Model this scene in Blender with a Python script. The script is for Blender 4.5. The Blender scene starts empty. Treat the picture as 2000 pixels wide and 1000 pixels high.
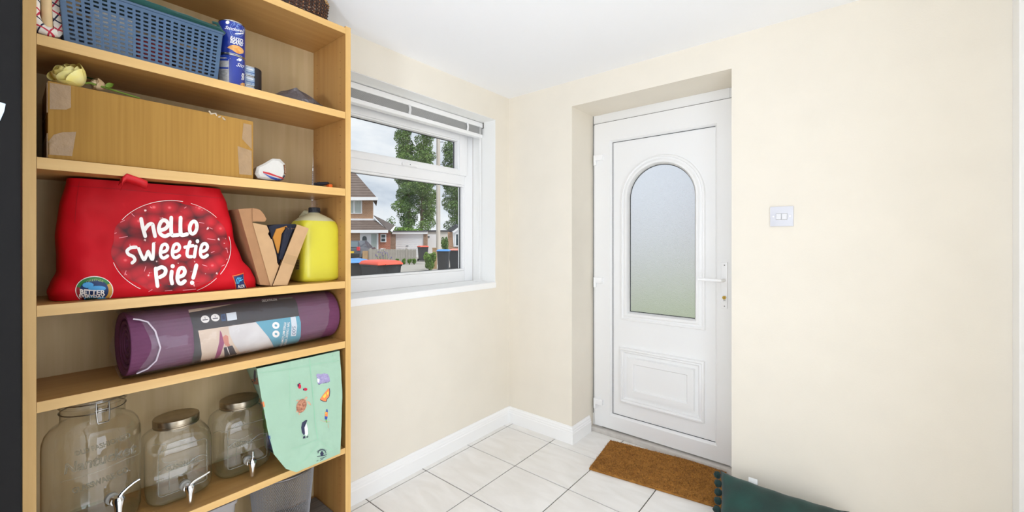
import bpy, bmesh, math, random
from math import sin, cos, pi, sqrt, radians, hypot
from mathutils import Vector, Matrix
from mathutils.bvhtree import BVHTree
from mathutils.geometry import tessellate_polygon
random.seed(7)
SC = bpy.context.scene
COL = SC.collection

# ------------------------------------------------------------------ camera
F = 808.33                       # focal length in pixels of a 2000 px wide frame
YAW = radians(39.2315)
CAM = Vector((1.7633, -2.1272, 1.2032))
HZ = 470.0                       # image row of the horizon
cd = bpy.data.cameras.new('camera'); co = bpy.data.objects.new('camera', cd); COL.objects.link(co)
cd.sensor_width = 36; cd.lens = F / 2000 * 36; cd.shift_y = -(500 - HZ) / 2000
cd.clip_start = .02; cd.clip_end = 500
co.location = CAM; co.rotation_euler = (pi / 2, 0, YAW)
SC.camera = co

# ------------------------------------------------------------------ exposure
SC.view_settings.view_transform = 'Standard'
SC.view_settings.look = 'None'
SC.view_settings.gamma = 1
SC.view_settings.use_curve_mapping = False
SC.view_settings.exposure = -0.04
SC.cycles.max_bounces = 12; SC.cycles.diffuse_bounces = 6; SC.cycles.transparent_max_bounces = 24
SC.cycles.transmission_bounces = 8
SC.cycles.caustics_reflective = False; SC.cycles.caustics_refractive = False
SC.cycles.sample_clamp_indirect = 6
SC.cycles.use_denoising = True

# ------------------------------------------------------------------ sky
wd = bpy.data.worlds.new('overcast_sky'); SC.world = wd; wd.use_nodes = True
nt = wd.node_tree; nt.nodes.clear()
wo = nt.nodes.new('ShaderNodeOutputWorld'); bg = nt.nodes.new('ShaderNodeBackground')
tc = nt.nodes.new('ShaderNodeTexCoord'); mp = nt.nodes.new('ShaderNodeMapping')
nz = nt.nodes.new('ShaderNodeTexNoise'); cr = nt.nodes.new('ShaderNodeValToRGB')
mp.inputs['Scale'].default_value = (1, 1, 2.6); mp.inputs['Location'].default_value = (.35, .2, .1)
nz.inputs['Scale'].default_value = 3.2; nz.inputs['Detail'].default_value = 8; nz.inputs['Roughness'].default_value = .55
nz.inputs['Distortion'].default_value = .3
e = cr.color_ramp.elements
e[0].position = .34; e[0].color = (.40, .48, .60, 1)
e[1].position = .62; e[1].color = (.90, .92, .95, 1)
m_ = e.new(.46); m_.color = (.68, .74, .82, 1)
nt.links.new(tc.outputs['Generated'], mp.inputs['Vector']); nt.links.new(mp.outputs[0], nz.inputs['Vector'])
nt.links.new(nz.outputs['Fac'], cr.inputs[0]); nt.links.new(cr.outputs[0], bg.inputs[0])
nt.links.new(bg.outputs[0], wo.inputs[0])
bg.inputs[1].default_value = 1.12

def light(name, kind, loc, rot, energy, col=(1, 1, 1), **kw):
    l = bpy.data.lights.new(name, kind); l.energy = energy; l.color = col
    for k, v in kw.items(): setattr(l, k, v)
    o = bpy.data.objects.new(name, l); COL.objects.link(o); o.location = loc; o.rotation_euler = rot
    return o
# soft sun behind thin cloud, coming from behind the house that the room belongs to
light('hazy_sun', 'SUN', (0, 0, 30), (radians(38), 0, radians(95)), 3.4, (1, .96, .9), angle=radians(25))
# added unseen area lights at openings behind the camera, standing for daylight
light('day_fill_back', 'AREA', (1.1, -4.12, 1.2), (radians(-90), 0, radians(180)), 12, (.79, .87, 1), shape='RECTANGLE', size=1.7, size_y=1.8)
light('day_fill_side', 'AREA', (2.16, -3.05, 1.2), (radians(90), 0, radians(90)), 10, (.79, .87, 1), shape='RECTANGLE', size=1.0, size_y=1.7)

# fill light added at an unseen opening in the right-hand wall
light('day_fill_right', 'AREA', (2.24, -1.5, .85), (radians(90), 0, radians(90)), 14, (.79, .87, 1), shape='RECTANGLE', size=.8, size_y=1.6)
# unseen fill light added behind the camera, thrown at the ceiling
light('ceiling_fill', 'AREA', (1.62, -3.35, 1.16), (radians(180 - 24), 0, radians(18)), 50, (.79, .87, 1), shape='DISK', size=.34)

# ------------------------------------------------------------------ helpers
DV = Vector((-sin(YAW), cos(YAW), 0)); RV = Vector((cos(YAW), sin(YAW), 0))
def ray(px, py):
    return DV + RV * ((px - 1000) / F) + Vector((0, 0, (HZ - py) / F))
def onx(px, py, x): v = ray(px, py); return CAM + v * ((x - CAM.x) / v.x)
def ony(px, py, y): v = ray(px, py); return CAM + v * ((y - CAM.y) / v.y)
def onz(px, py, z): v = ray(px, py); return CAM + v * ((z - CAM.z) / v.z)
def att(px, py, t): return CAM + ray(px, py) * t

class MB:
    def __init__(s): s.v = []; s.f = []
    def add(s, vs, fs):
        n = len(s.v); s.v += [Vector(p) for p in vs]; s.f += [tuple(i + n for i in f) for f in fs]; return s
    def box(s, x0, x1, y0, y1, z0, z1, b=0):
        if x0 > x1: x0, x1 = x1, x0
        if y0 > y1: y0, y1 = y1, y0
        if z0 > z1: z0, z1 = z1, z0
        if b <= 0:
            vs = [(x, y, z) for x in (x0, x1) for y in (y0, y1) for z in (z0, z1)]
            return s.add(vs, [(0, 1, 3, 2), (4, 6, 7, 5), (0, 4, 5, 1), (2, 3, 7, 6), (0, 2, 6, 4), (1, 5, 7, 3)])
        bm = bmesh.new()
        bmesh.ops.create_cube(bm, size=1)
        for v in bm.verts:
            v.co = Vector(((x0 + x1) / 2 + v.co.x * (x1 - x0), (y0 + y1) / 2 + v.co.y * (y1 - y0), (z0 + z1) / 2 + v.co.z * (z1 - z0)))
        bmesh.ops.bevel(bm, geom=list(bm.edges), offset=b, segments=2, profile=.6, affect='EDGES')
        return s.bm(bm)
    def bm(s, bm):
        bm.verts.ensure_lookup_table(); bm.verts.index_update()
        s.add([v.co.copy() for v in bm.verts], [[v.index for v in f.verts] for f in bm.faces]); bm.free(); return s
    def tube(s, pts, r, n=8, caps=True, closed=False):
        pts = [Vector(p) for p in pts]; m = len(pts)
        rr = r if isinstance(r, (list, tuple)) else [r] * m
        base = len(s.v); up = None
        for i, p in enumerate(pts):
            if closed: t = pts[(i + 1) % m] - pts[i - 1]
            else: t = (pts[min(i + 1, m - 1)] - pts[max(i - 1, 0)])
            t = t.normalized() if t.length > 1e-9 else Vector((0, 0, 1))
            if up is None: up = t.orthogonal().normalized()
            up = (up - t * up.dot(t)); up = up.normalized() if up.length > 1e-6 else t.orthogonal().normalized()
            w = t.cross(up)
            for k in range(n):
                a = 2 * pi * k / n; s.v.append(p + (up * cos(a) + w * sin(a)) * rr[i])
        for i in range(m if closed else m - 1):
            j = (i + 1) % m
            for k in range(n):
                l = (k + 1) % n
                s.f.append((base + i * n + k, base + i * n + l, base + j * n + l, base + j * n + k))
        if caps and not closed:
            s.f.append(tuple(base + k for k in range(n))[::-1]); s.f.append(tuple(base + (m - 1) * n + k for k in range(n)))
        return s
    def rings(s, rings, cap0=True, cap1=True):
        n = len(rings[0]); base = len(s.v)
        for r in rings: s.v += [Vector(p) for p in r]
        for i in range(len(rings) - 1):
            for k in range(n):
                l = (k + 1) % n
                s.f.append((base + i * n + k, base + i * n + l, base + (i + 1) * n + l, base + (i + 1) * n + k))
        if cap0: s.f.append(tuple(base + k for k in range(n))[::-1])
        if cap1: s.f.append(tuple(base + (len(rings) - 1) * n + k for k in range(n)))
        return s
    def lathe(s, prof, c=(0, 0, 0), n=32, cap0=True, cap1=True):
        c = Vector(c)
        return s.rings([[c + Vector((r * cos(2 * pi * k / n), r * sin(2 * pi * k / n), z)) for k in range(n)] for r, z in prof], cap0, cap1)
    def prism(s, poly, axis, a0, a1):
        # poly: 2D points; axis 0 -> (y,z), 1 -> (x,z), 2 -> (x,y)
        def P(q, a):
            return Vector((a, q[0], q[1])) if axis == 0 else Vector((q[0], a, q[1])) if axis == 1 else Vector((q[0], q[1], a))
        n = len(poly)
        return s.add([P(q, a0) for q in poly] + [P(q, a1) for q in poly],
                     [tuple(range(n)), tuple(range(2 * n - 1, n - 1, -1))] + [(i, n + i, n + (i + 1) % n, (i + 1) % n) for i in range(n)])
    def sphere(s, c, r, n=12, m=8, sc=(1, 1, 1)):
        c = Vector(c)
        rings = []
        for i in range(1, m):
            a = pi * i / m
            rings.append([c + Vector((r * sc[0] * sin(a) * cos(2 * pi * k / n), r * sc[1] * sin(a) * sin(2 * pi * k / n), -r * sc[2] * cos(a))) for k in range(n)])
        return s.rings(rings)
    def xf(s, M):
        s.v = [M @ p for p in s.v]; return s

def wloc(o):
    v = Vector((0, 0, 0))
    while o: v += o.location; o = o.parent
    return v
def obj(name, mb, m, parent=None, smooth=False, local=False, base=None, bevel=0, subsurf=0, solid=0, auto=True, fix=True):
    me = bpy.data.meshes.new(name)
    org = Vector((0, 0, 0))
    if not local:
        if parent is not None: org = wloc(parent)
        elif base is not None: org = Vector(base)
    me.from_pydata([tuple(p - org) for p in mb.v], [], mb.f)
    if fix:
        b = bmesh.new(); b.from_mesh(me); bmesh.ops.recalc_face_normals(b, faces=b.faces); b.to_mesh(me); b.free()
    if smooth:
        me.polygons.foreach_set('use_smooth', [True] * len(me.polygons))
        if auto: me.set_sharp_from_angle(angle=radians(40))
    o = bpy.data.objects.new(name, me); COL.objects.link(o)
    if parent is not None: o.parent = parent
    elif base is not None: o.location = base
    if m is not None: me.materials.append(m if not isinstance(m, str) else M[m])
    if solid: q = o.modifiers.new('solid', 'SOLIDIFY'); q.thickness = solid; q.offset = 0
    if bevel: q = o.modifiers.new('bevel', 'BEVEL'); q.width = bevel; q.segments = 2; q.limit_method = 'ANGLE'
    if subsurf: q = o.modifiers.new('sub', 'SUBSURF'); q.levels = subsurf; q.render_levels = subsurf
    return o
def tag(o, label=None, cat=None, group=None, kind=None):
    if label: o['label'] = label
    if cat: o['category'] = cat
    if group: o['group'] = group
    if kind: o['kind'] = kind
    return o
def thing(name, loc, label, cat, group=None, kind=None, rz=0):
    o = bpy.data.objects.new(name, None); COL.objects.link(o); o.location = loc; o.rotation_euler = (0, 0, rz); o.empty_display_size = .05
    return tag(o, label, cat, group, kind)
def struct(name, mb, m, label=None, **kw):
    o = obj(name, mb, m, **kw); o['kind'] = 'structure'
    if label: o['label'] = label
    return o
def copy_tree(o, parent=None):
    c = o.copy(); COL.objects.link(c); c.parent = parent
    for ch in list(o.children): copy_tree(ch, c)
    return c

# ---- surfaces to print on: rays through the photograph's lens find the place on the real surface
def bvh_of(mb): return BVHTree.FromPolygons([tuple(p) for p in mb.v], mb.f)
def cast(bvh, px, py, off):
    d = ray(px, py).normalized()
    h, n, i, ds = bvh.ray_cast(CAM, d)
    if h is None:
        h, n, i, ds = bvh.find_nearest(CAM + d * ((.26 - CAM.x) / d.x))
        if h is None: return None
    if n.dot(d) > 0: n = -n
    return h + n * off
def decal(name, poly, bvh, m, parent, off=.0007, step=5, label=None):
    """flat print: a polygon given in photograph pixels laid on a surface"""
    bm = bmesh.new()
    polys = poly if isinstance(poly[0][0], (tuple, list)) else [poly]
    for P in polys:
        f = bm.faces.new([bm.verts.new((p[0], p[1], 0)) for p in P])
    bmesh.ops.triangulate(bm, faces=list(bm.faces))
    for _ in range(7):
        es = [q for q in bm.edges if (q.verts[0].co - q.verts[1].co).length > step]
        if not es: break
        bmesh.ops.subdivide_edges(bm, edges=es, cuts=1)
        bmesh.ops.triangulate(bm, faces=[f for f in bm.faces if len(f.verts) > 3])
    for v in bm.verts:
        v.co = cast(bvh, v.co.x, v.co.y, off)
    o = obj(name, MB().bm(bm), m, parent, smooth=True, auto=False, fix=False)
    if label: o['label'] = label
    return o
def ell(cx, cy, rx, ry, n=28, a0=0, a1=360, rot=0):
    out = []
    full = abs(a1 - a0) >= 360
    for k in range(n if full else n + 1):
        a = radians(a0 + (a1 - a0) * k / n); x, y = rx * cos(a), ry * sin(a); c, s_ = cos(radians(rot)), sin(radians(rot))
        out.append((cx + x * c - y * s_, cy + x * s_ + y * c))
    return out
def stroke(pts, w, close=False):
    """brush stroke in pixels -> list of polygons"""
    # smooth by Catmull-Rom
    P = []
    n = len(pts)
    if n == 2: P = [pts[0], pts[1]]
    else:
        for i in range(n if close else n - 1):
            g = (lambda k: pts[k % n]) if close else (lambda k: pts[max(0, min(n - 1, k))])
            p0, p1, p2, p3 = g(i - 1), g(i), g(i + 1), g(i + 2)
            for k in range(5):
                t = k / 5
                P.append(tuple(.5 * (2 * p1[j] + (p2[j] - p0[j]) * t + (2 * p0[j] - 5 * p1[j] + 4 * p2[j] - p3[j]) * t * t + (3 * p1[j] - p0[j] - 3 * p2[j] + p3[j]) * t ** 3) for j in (0, 1)))
        P.append(pts[0] if close else pts[-1])
    L = []; Rr = []
    for i, p in enumerate(P):
        a = P[max(0, i - 1)]; b = P[min(len(P) - 1, i + 1)]
        dx, dy = b[0] - a[0], b[1] - a[1]; l = hypot(dx, dy) or 1
        nx, ny = -dy / l * w / 2, dx / l * w / 2
        L.append((p[0] + nx, p[1] + ny)); Rr.append((p[0] - nx, p[1] - ny))
    out = [[L[i], L[i + 1], Rr[i + 1], Rr[i]] for i in range(len(P) - 1)]
    if w > 1.2:
        out += [ell(P[0][0], P[0][1], w / 2, w / 2, 10), ell(P[-1][0], P[-1][1], w / 2, w / 2, 10)]
    return out
def text_geo(s, shear=0, bold=0, outline=0, space=1.0):
    cu = bpy.data.curves.new('t', 'FONT'); cu.body = s; cu.shear = shear; cu.offset = bold; cu.align_x = 'CENTER'; cu.space_character = space
    cu.resolution_u = 3
    if outline: cu.fill_mode = 'NONE'; cu.bevel_depth = outline; cu.bevel_resolution = 0
    o = bpy.data.objects.new('t', cu); COL.objects.link(o)
    dg = bpy.context.evaluated_depsgraph_get(); me = bpy.data.meshes.new_from_object(o.evaluated_get(dg))
    vs = [v.co.copy() for v in me.vertices]; fs = [tuple(p.vertices) for p in me.polygons]
    bpy.data.objects.remove(o); bpy.data.curves.remove(cu); bpy.data.meshes.remove(me)
    return vs, fs
def text_px(name, s, cx, cy, h, bvh, m, parent, ang=0, wide=None, shear=0, bold=0, outline=0, off=.0012, arc=None, warp=None, label=None):
    """lettering whose centre, cap height and slope are given in photograph pixels; laid on a surface"""
    vs, fs = text_geo(s, shear, bold, outline)
    x0 = min(v.x for v in vs); x1 = max(v.x for v in vs); cap = .69
    k = h / cap; kx = (wide / (x1 - x0)) if wide else k
    ca, sa = cos(radians(ang)), sin(radians(ang)); mb = MB(); out = []
    for v in vs:
        X = (v.x - (x0 + x1) / 2) * kx; Y = -(v.y - cap / 2) * k
        if arc:
            a = X / arc; X, Y = sin(a) * (arc - Y), arc - cos(a) * (arc - Y)
        if warp: Y += warp * X * X
        q = cast(bvh, cx + X * ca - Y * sa, cy + X * sa + Y * ca, off + v.z * (h / cap) * .0016)
        out.append(q)
    mb.add(out, fs)
    o = obj(name, mb, m, parent, fix=False)
    if label: o['label'] = label
    return o

# ------------------------------------------------------------------ materials
M = {}
def lin(c):
    return tuple((x / 255 / 12.92) if x / 255 <= .04045 else ((x / 255 + .055) / 1.055) ** 2.4 for x in c)
def mat(name, rgb, rough=.5, metal=0, spec=.5, trans=0, alpha=1, var=0, vscale=20, bump=0, bscale=60, stretch=(1, 1, 1), coat=0, sheen=0, emit=None, rgb2=None, coords='Object', sss=0, detail=4, ramp=(.35, .65)):
    m = bpy.data.materials.new(name); m.use_nodes = True; nt = m.node_tree; b = nt.nodes['Principled BSDF']
    c = lin(rgb) if max(rgb) > 1 else rgb
    b.inputs['Base Color'].default_value = (*c, 1); b.inputs['Roughness'].default_value = rough; b.inputs['Metallic'].default_value = metal
    b.inputs['Specular IOR Level'].default_value = spec; b.inputs['Transmission Weight'].default_value = trans; b.inputs['Alpha'].default_value = alpha
    b.inputs['Coat Weight'].default_value = coat; b.inputs['Sheen Weight'].default_value = sheen
    if sss: b.inputs['Subsurface Weight'].default_value = sss; b.inputs['Subsurface Radius'].default_value = (.02, .02, .01)
    if emit: b.inputs['Emission Color'].default_value = (*lin(emit[0]), 1); b.inputs['Emission Strength'].default_value = emit[1]
    if var or bump or rgb2:
        t = nt.nodes.new('ShaderNodeTexCoord'); mp = nt.nodes.new('ShaderNodeMapping'); mp.inputs['Scale'].default_value = stretch
        nt.links.new(t.outputs[coords], mp.inputs[0])
        if var or rgb2:
            n = nt.nodes.new('ShaderNodeTexNoise'); n.inputs['Scale'].default_value = vscale; n.inputs['Detail'].default_value = detail
            r = nt.nodes.new('ShaderNodeValToRGB'); nt.links.new(mp.outputs[0], n.inputs['Vector']); nt.links.new(n.outputs['Fac'], r.inputs[0])
            if rgb2: c2 = lin(rgb2); c1 = c
            else: c1 = tuple(min(1, x * (1 + var)) for x in c); c2 = tuple(x * (1 - var) for x in c)
            r.color_ramp.elements[0].position = ramp[0]; r.color_ramp.elements[1].position = ramp[1]
            r.color_ramp.elements[0].color = (*c2, 1); r.color_ramp.elements[1].color = (*c1, 1)
            nt.links.new(r.outputs[0], b.inputs['Base Color'])
        if bump:
            n2 = nt.nodes.new('ShaderNodeTexNoise'); n2.inputs['Scale'].default_value = bscale; n2.inputs['Detail'].default_value = 3
            nt.links.new(mp.outputs[0], n2.inputs['Vector'])
            bp = nt.nodes.new('ShaderNodeBump'); bp.inputs['Strength'].default_value = bump; bp.inputs['Distance'].default_value = .01
            nt.links.new(n2.outputs['Fac'], bp.inputs['Height']); nt.links.new(bp.outputs[0], b.inputs['Normal'])
    M[name] = m; return m
def clear(name, tint=(1, 1, 1), rough=.02, ior=1.45, body=None, bodyw=0, bump=0, bscale=20, stretch=(1, 1, 1), edge=None, refl=1.0):
    """thin clear sheet: transparent with Fresnel gloss, optional weak body colour"""
    m = bpy.data.materials.new(name); m.use_nodes = True; nt = m.node_tree; nt.nodes.clear(); N = nt.nodes.new
    out = N('ShaderNodeOutputMaterial'); tr = N('ShaderNodeBsdfTransparent'); gl = N('ShaderNodeBsdfGlossy'); fr = N('ShaderNodeFresnel'); mx = N('ShaderNodeMixShader')
    tr.inputs[0].default_value = (*tint, 1); gl.inputs['Roughness'].default_value = rough; fr.inputs[0].default_value = ior
    if edge:   # glass walls look thicker, hence darker, where seen edge-on
        lw = N('ShaderNodeLayerWeight'); lw.inputs[0].default_value = .5; r = N('ShaderNodeValToRGB')
        r.color_ramp.elements[0].position = .72; r.color_ramp.elements[0].color = (*tint, 1); r.color_ramp.elements[1].position = 1; r.color_ramp.elements[1].color = (*edge, 1)
        nt.links.new(lw.outputs['Facing'], r.inputs[0]); nt.links.new(r.outputs[0], tr.inputs[0])
    # the pane reflects alike from both faces
    ge = N('ShaderNodeNewGeometry'); mr_ = N('ShaderNodeMapRange'); mr_.inputs['To Min'].default_value = ior; mr_.inputs['To Max'].default_value = 1 / ior
    nt.links.new(ge.outputs['Backfacing'], mr_.inputs['Value']); nt.links.new(mr_.outputs[0], fr.inputs[0])
    first = tr
    if body:
        df = N('ShaderNodeBsdfDiffuse'); df.inputs[0].default_value = (*lin(body), 1); m0 = N('ShaderNodeMixShader'); m0.inputs[0].default_value = bodyw
        nt.links.new(tr.outputs[0], m0.inputs[1]); nt.links.new(df.outputs[0], m0.inputs[2]); first = m0
    if bump:
        t = N('ShaderNodeTexCoord'); mp = N('ShaderNodeMapping'); mp.inputs['Scale'].default_value = stretch; n = N('ShaderNodeTexNoise'); n.inputs['Scale'].default_value = bscale; n.inputs['Detail'].default_value = 3
        bp = N('ShaderNodeBump'); bp.inputs['Strength'].default_value = bump; bp.inputs['Distance'].default_value = .01
        nt.links.new(t.outputs['Object'], mp.inputs[0]); nt.links.new(mp.outputs[0], n.inputs['Vector']); nt.links.new(n.outputs['Fac'], bp.inputs['Height'])
        nt.links.new(bp.outputs[0], gl.inputs['Normal']); nt.links.new(bp.outputs[0], fr.inputs['Normal'])
    mul = N('ShaderNodeMath'); mul.operation = 'MULTIPLY'; mul.inputs[1].default_value = refl; nt.links.new(fr.outputs[0], mul.inputs[0])
    nt.links.new(mul.outputs[0], mx.inputs[0]); nt.links.new(first.outputs[0], mx.inputs[1]); nt.links.new(gl.outputs[0], mx.inputs[2]); nt.links.new(mx.outputs[0], out.inputs[0])
    M[name] = m; return m
def wood(name, rgb, rgb2, axis, rough=.42):
    st = [26, 26, 26]; st[axis] = 1.3
    m = mat(name, rgb, rough, rgb2=rgb2, vscale=1.6, stretch=tuple(st), detail=6, coords='Object', bump=.03, bscale=3)
    return m
def brickmat(name, c1, c2, mortar, axis=1, bw=.225, bh=.075):
    m = bpy.data.materials.new(name); m.use_nodes = True; nt = m.node_tree; b = nt.nodes['Principled BSDF']; N = nt.nodes.new
    t = N('ShaderNodeTexCoord'); s = N('ShaderNodeSeparateXYZ'); c = N('ShaderNodeCombineXYZ'); br = N('ShaderNodeTexBrick')
    nt.links.new(t.outputs['Object'], s.inputs[0]); nt.links.new(s.outputs[0 if axis == 1 else 1], c.inputs[0]); nt.links.new(s.outputs[2], c.inputs[1]); nt.links.new(c.outputs[0], br.inputs[0])
    br.inputs['Color1'].default_value = (*lin(c1), 1); br.inputs['Color2'].default_value = (*lin(c2), 1); br.inputs['Mortar'].default_value = (*lin(mortar), 1)
    br.inputs['Scale'].default_value = 1; br.inputs['Brick Width'].default_value = bw; br.inputs['Row Height'].default_value = bh; br.inputs['Mortar Size'].default_value = .01
    nt.links.new(br.outputs[0], b.inputs['Base Color']); b.inputs['Roughness'].default_value = .9
    M[name] = m; return m

mat('wall_cream', (236, 229, 215), .85, bump=.04, bscale=160, var=.012, vscale=6, spec=.3)
mat('ceiling_white', (249, 250, 252), .9, spec=.2)
mat('white_paint', (248, 248, 247), .35, bump=.01, bscale=40)
mat('reveal_white', (246, 246, 243), .6)
mat('upvc', (247, 247, 247), .28)
mat('upvc_door', (241, 241, 240), .32, bump=.012, bscale=220)
mat('gasket', (52, 54, 58), .6)
mat('seam', (120, 118, 112), .7)
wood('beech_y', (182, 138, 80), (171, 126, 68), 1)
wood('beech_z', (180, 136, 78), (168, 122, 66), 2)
wood('beech_edge', (222, 182, 116), (212, 169, 102), 1, .38); wood('beech_lit_z', (220, 180, 114), (208, 165, 98), 2, .38)  # paler beech: light caught by the front edges is put into the colour
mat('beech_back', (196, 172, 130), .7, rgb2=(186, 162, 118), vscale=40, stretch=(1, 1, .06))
mat('hole_dark', (104, 74, 40), .8)
mat('grout', (86, 80, 74), .95)
mat('metal', (200, 200, 198), .22, 1)
mat('chrome', (225, 226, 228), .12, 1)
mat('bronze_lid', (172, 160, 140), .32, 1, var=.06, vscale=50)
mat('white_plain', (244, 244, 242), .5)
mat('black_plain', (24, 24, 27), .5)
clear('window_glass', (.97, .98, .98), .0, 1.45, refl=.7)
clear('jar_glass', (.99, .995, .99), .015, 1.5, edge=(.50, .58, .55), bump=.12, bscale=14, stretch=(1, 1, .7), refl=1.9)
clear('jar_emboss', (.80, .81, .78), .08, 1.5, edge=(.55, .58, .55), body=(225, 222, 210), bodyw=.12)
clear('jar_base', (.94, .975, .965), .03, 1.5, edge=(.25, .48, .46), refl=.7)
clear('film', (.97, .97, .97), .10, 1.38, refl=1.2, body=(235, 228, 235), bodyw=.06, bump=1.0, bscale=20, stretch=(1, .5, 1))
clear('clear_plastic', (.90, .90, .90), .12, 1.4, body=(205, 203, 205), bodyw=.45)

# ================================================================== ROOM SHELL
H = 2.15; XR = 2.2; YB = -4.2; WT = .30
WY0, WY1, WZ0, WZ1 = -1.62, -.134, .937, 1.981       # window opening
DX0, DX1, DZ1 = .485, 1.339, 2.0                      # door opening
w = MB()
w.box(-WT, 0, YB - .2, WY0, 0, H); w.box(-WT, 0, WY1, .35, 0, H); w.box(-WT, 0, WY0, WY1, 0, WZ0 - .036); w.box(-WT, 0, WY0, WY1, WZ1, H)
struct('wall_left', w, 'wall_cream', 'cream painted wall with the window')
w = MB(); w.box(0, DX0, 0, .35, 0, H); w.box(DX1, XR + .2, 0, .35, 0, H); w.box(DX0, DX1, 0, .35, DZ1, H)
struct('wall_front', w, 'wall_cream', 'cream painted wall with the white front door')
w = MB(); w.box(XR, XR + .2, YB - .2, -3.6, 0, H); w.box(XR, XR + .2, -2.5, -1.95, 0, H); w.box(XR, XR + .2, -1.05, 0, 0, H); w.box(XR, XR + .2, -3.6, -2.5, 2.05, H); w.box(XR, XR + .2, -1.95, -1.05, 2.0, H)  # openings out of view added to hold the side fill lights
struct('wall_right', w, 'wall_cream')
w = MB(); w.box(0, .2, YB - .2, YB, 0, H); w.box(2.0, XR, YB - .2, YB, 0, H); w.box(.2, 2.0, YB - .2, YB, 2.08, H); w.box(.2, 2.0, YB - .2, YB, 0, .26)
struct('wall_back', w, 'wall_cream')
struct('ceiling', MB().box(-WT, XR + .2, YB - .2, .35, H, H + .12), 'ceiling_white', 'smooth white ceiling')

# floor: grout bed with separate 33 cm stone tiles
fl = struct('floor', MB().box(-.02, XR + .02, YB - .02, .26, -.06, -.0035), 'grout', 'pale stone tiled floor')
def tilemat():
    m = bpy.data.materials.new('stone_tile'); m.use_nodes = True; nt = m.node_tree; b = nt.nodes['Principled BSDF']; N = nt.nodes.new
    t = N('ShaderNodeTexCoord'); oi = N('ShaderNodeObjectInfo'); mp = N('ShaderNodeMapping'); rr = N('ShaderNodeVectorMath'); rr.operation = 'SCALE'; rr.inputs[0].default_value = (7, 11, 5)
    nt.links.new(oi.outputs['Random'], rr.inputs['Scale']); nt.links.new(t.outputs['Object'], mp.inputs[0]); nt.links.new(rr.outputs[0], mp.inputs['Location']); nt.links.new(rr.outputs[0], mp.inputs['Rotation'])
    mp.inputs['Scale'].default_value = (1, 3.2, 1)
    n = N('ShaderNodeTexNoise'); n.inputs['Scale'].default_value = 4; n.inputs['Detail'].default_value = 7; n.inputs['Distortion'].default_value = 1.2
    r = N('ShaderNodeValToRGB'); r.color_ramp.elements[0].position = .3; r.color_ramp.elements[1].position = .72
    r.color_ramp.elements[0].color = (*lin((232, 229, 224)), 1); r.color_ramp.elements[1].color = (*lin((243, 241, 238)), 1)
    nt.links.new(mp.outputs[0], n.inputs['Vector']); nt.links.new(n.outputs['Fac'], r.inputs[0]); nt.links.new(r.outputs[0], b.inputs['Base Color'])
    b.inputs['Roughness'].default_value = .32
    M['tile'] = m
tilemat()
TS, TG = .3305, .0052
i = 0
for ix in range(-1, 8):
    for iy in range(-13, 2):
        x0, x1 = .046 + TS * ix, .046 + TS * (ix + 1); y0, y1 = -.073 + TS * iy, -.073 + TS * (iy + 1)
        x0c, x1c, y0c, y1c = max(x0, 0), min(x1, XR), max(y0, YB), min(y1, .25)
        if iy == 0 and False: pass
        if x1c - x0c < .02 or y1c - y0c < .02: continue
        if y0c >= -.08 and y1c > 0:      # tiles run into the door recess only
            pass
        g = TG / 2
        o = obj('tile', MB().box(x0c + g, x1c - g, y0c + g, y1c - g, -.02, 0, .0012), 'tile', fl)
        i += 1

# skirting boards with a moulded top
def skirting(name, path, label=None):
    """path: floor points with the room on its left hand side"""
    prof = [(0, 0), (.016, 0), (.016, .062), (.013, .066), (.013, .074), (.0105, .079), (.0095, .088), (.006, .093), (.004, .1), (0, .1)]
    P = [Vector((a, b, 0)) for a, b in path]; rings = []
    for k, p in enumerate(P):
        ds = []
        if k > 0: ds.append((p - P[k - 1]).normalized())
        if k < len(P) - 1: ds.append((P[k + 1] - p).normalized())
        ns = [Vector((-q.y, q.x, 0)) for q in ds]
        n = ns[0] if len(ns) == 1 else (ns[0] + ns[1]) / (1 + ns[0].dot(ns[1]))
        rings.append([p + n * a + Vector((0, 0, b)) for a, b in prof])
    struct(name, MB().rings(rings), 'white_paint', label)
skirting('baseboard_left', [(0, 0), (0, YB)], 'white moulded skirting board under the window')
skirting('baseboard_front', [(DX0, .21), (DX0, 0), (0, 0)], 'white moulded skirting board left of the door')
skirting('baseboard_front_right', [(XR, 0), (DX1, 0)], 'white moulded skirting board right of the door')
# white door lining at the right edge
t = MB(); t.box(2.183, XR, -.075, -.0005, 0, H, .003)
struct('trim_1', t, 'white_paint', 'white painted architrave at the corner')

# ------------------------------------------------------------------ window
t = MB(); t.box(-.20, -.002, WY1 - .003, WY1 - .0002, WZ0, WZ1 - .0002); t.box(-.20, -.002, WY0 + .0002, WY0 + .003, WZ0, WZ1 - .0002); t.box(-.20, -.002, WY0, WY1 - .003, WZ1 - .003, WZ1 - .0002)
struct('trim_2', t, 'reveal_white', 'white lining of the window recess')
s = MB(); s.box(-.21, .006, WY0, WY1 + .0, WZ0 - .036, WZ0, .004)
struct('trim_3', s, 'white_paint', 'white window sill board')
wn = thing('window_1', (-.2, (WY0 + WY1) / 2, WZ0), 'white plastic window with one opening top light', None, kind='structure')
FX0, FX1 = -.265, -.20
yL = WY0
def bar(nm, x0, x1, y0, y1, z0, z1, p=None, m='upvc', b=.004): return obj(nm, MB().box(x0, x1, y0, y1, z0, z1, b), m, p or wn, smooth=True)
bar('frame_jamb', FX0, FX1, WY1 - .081, WY1 - .004, WZ0, WZ1 - .004); bar('frame_jamb', FX0, FX1, yL + .004, yL + .08, WZ0, WZ1 - .004)
bar('frame_bottom', FX0, FX1, yL + .08, WY1 - .081, WZ0, WZ0 + .07); bar('frame_head', FX0, FX1, yL + .08, WY1 - .081, 1.90, WZ1 - .004)
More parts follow.
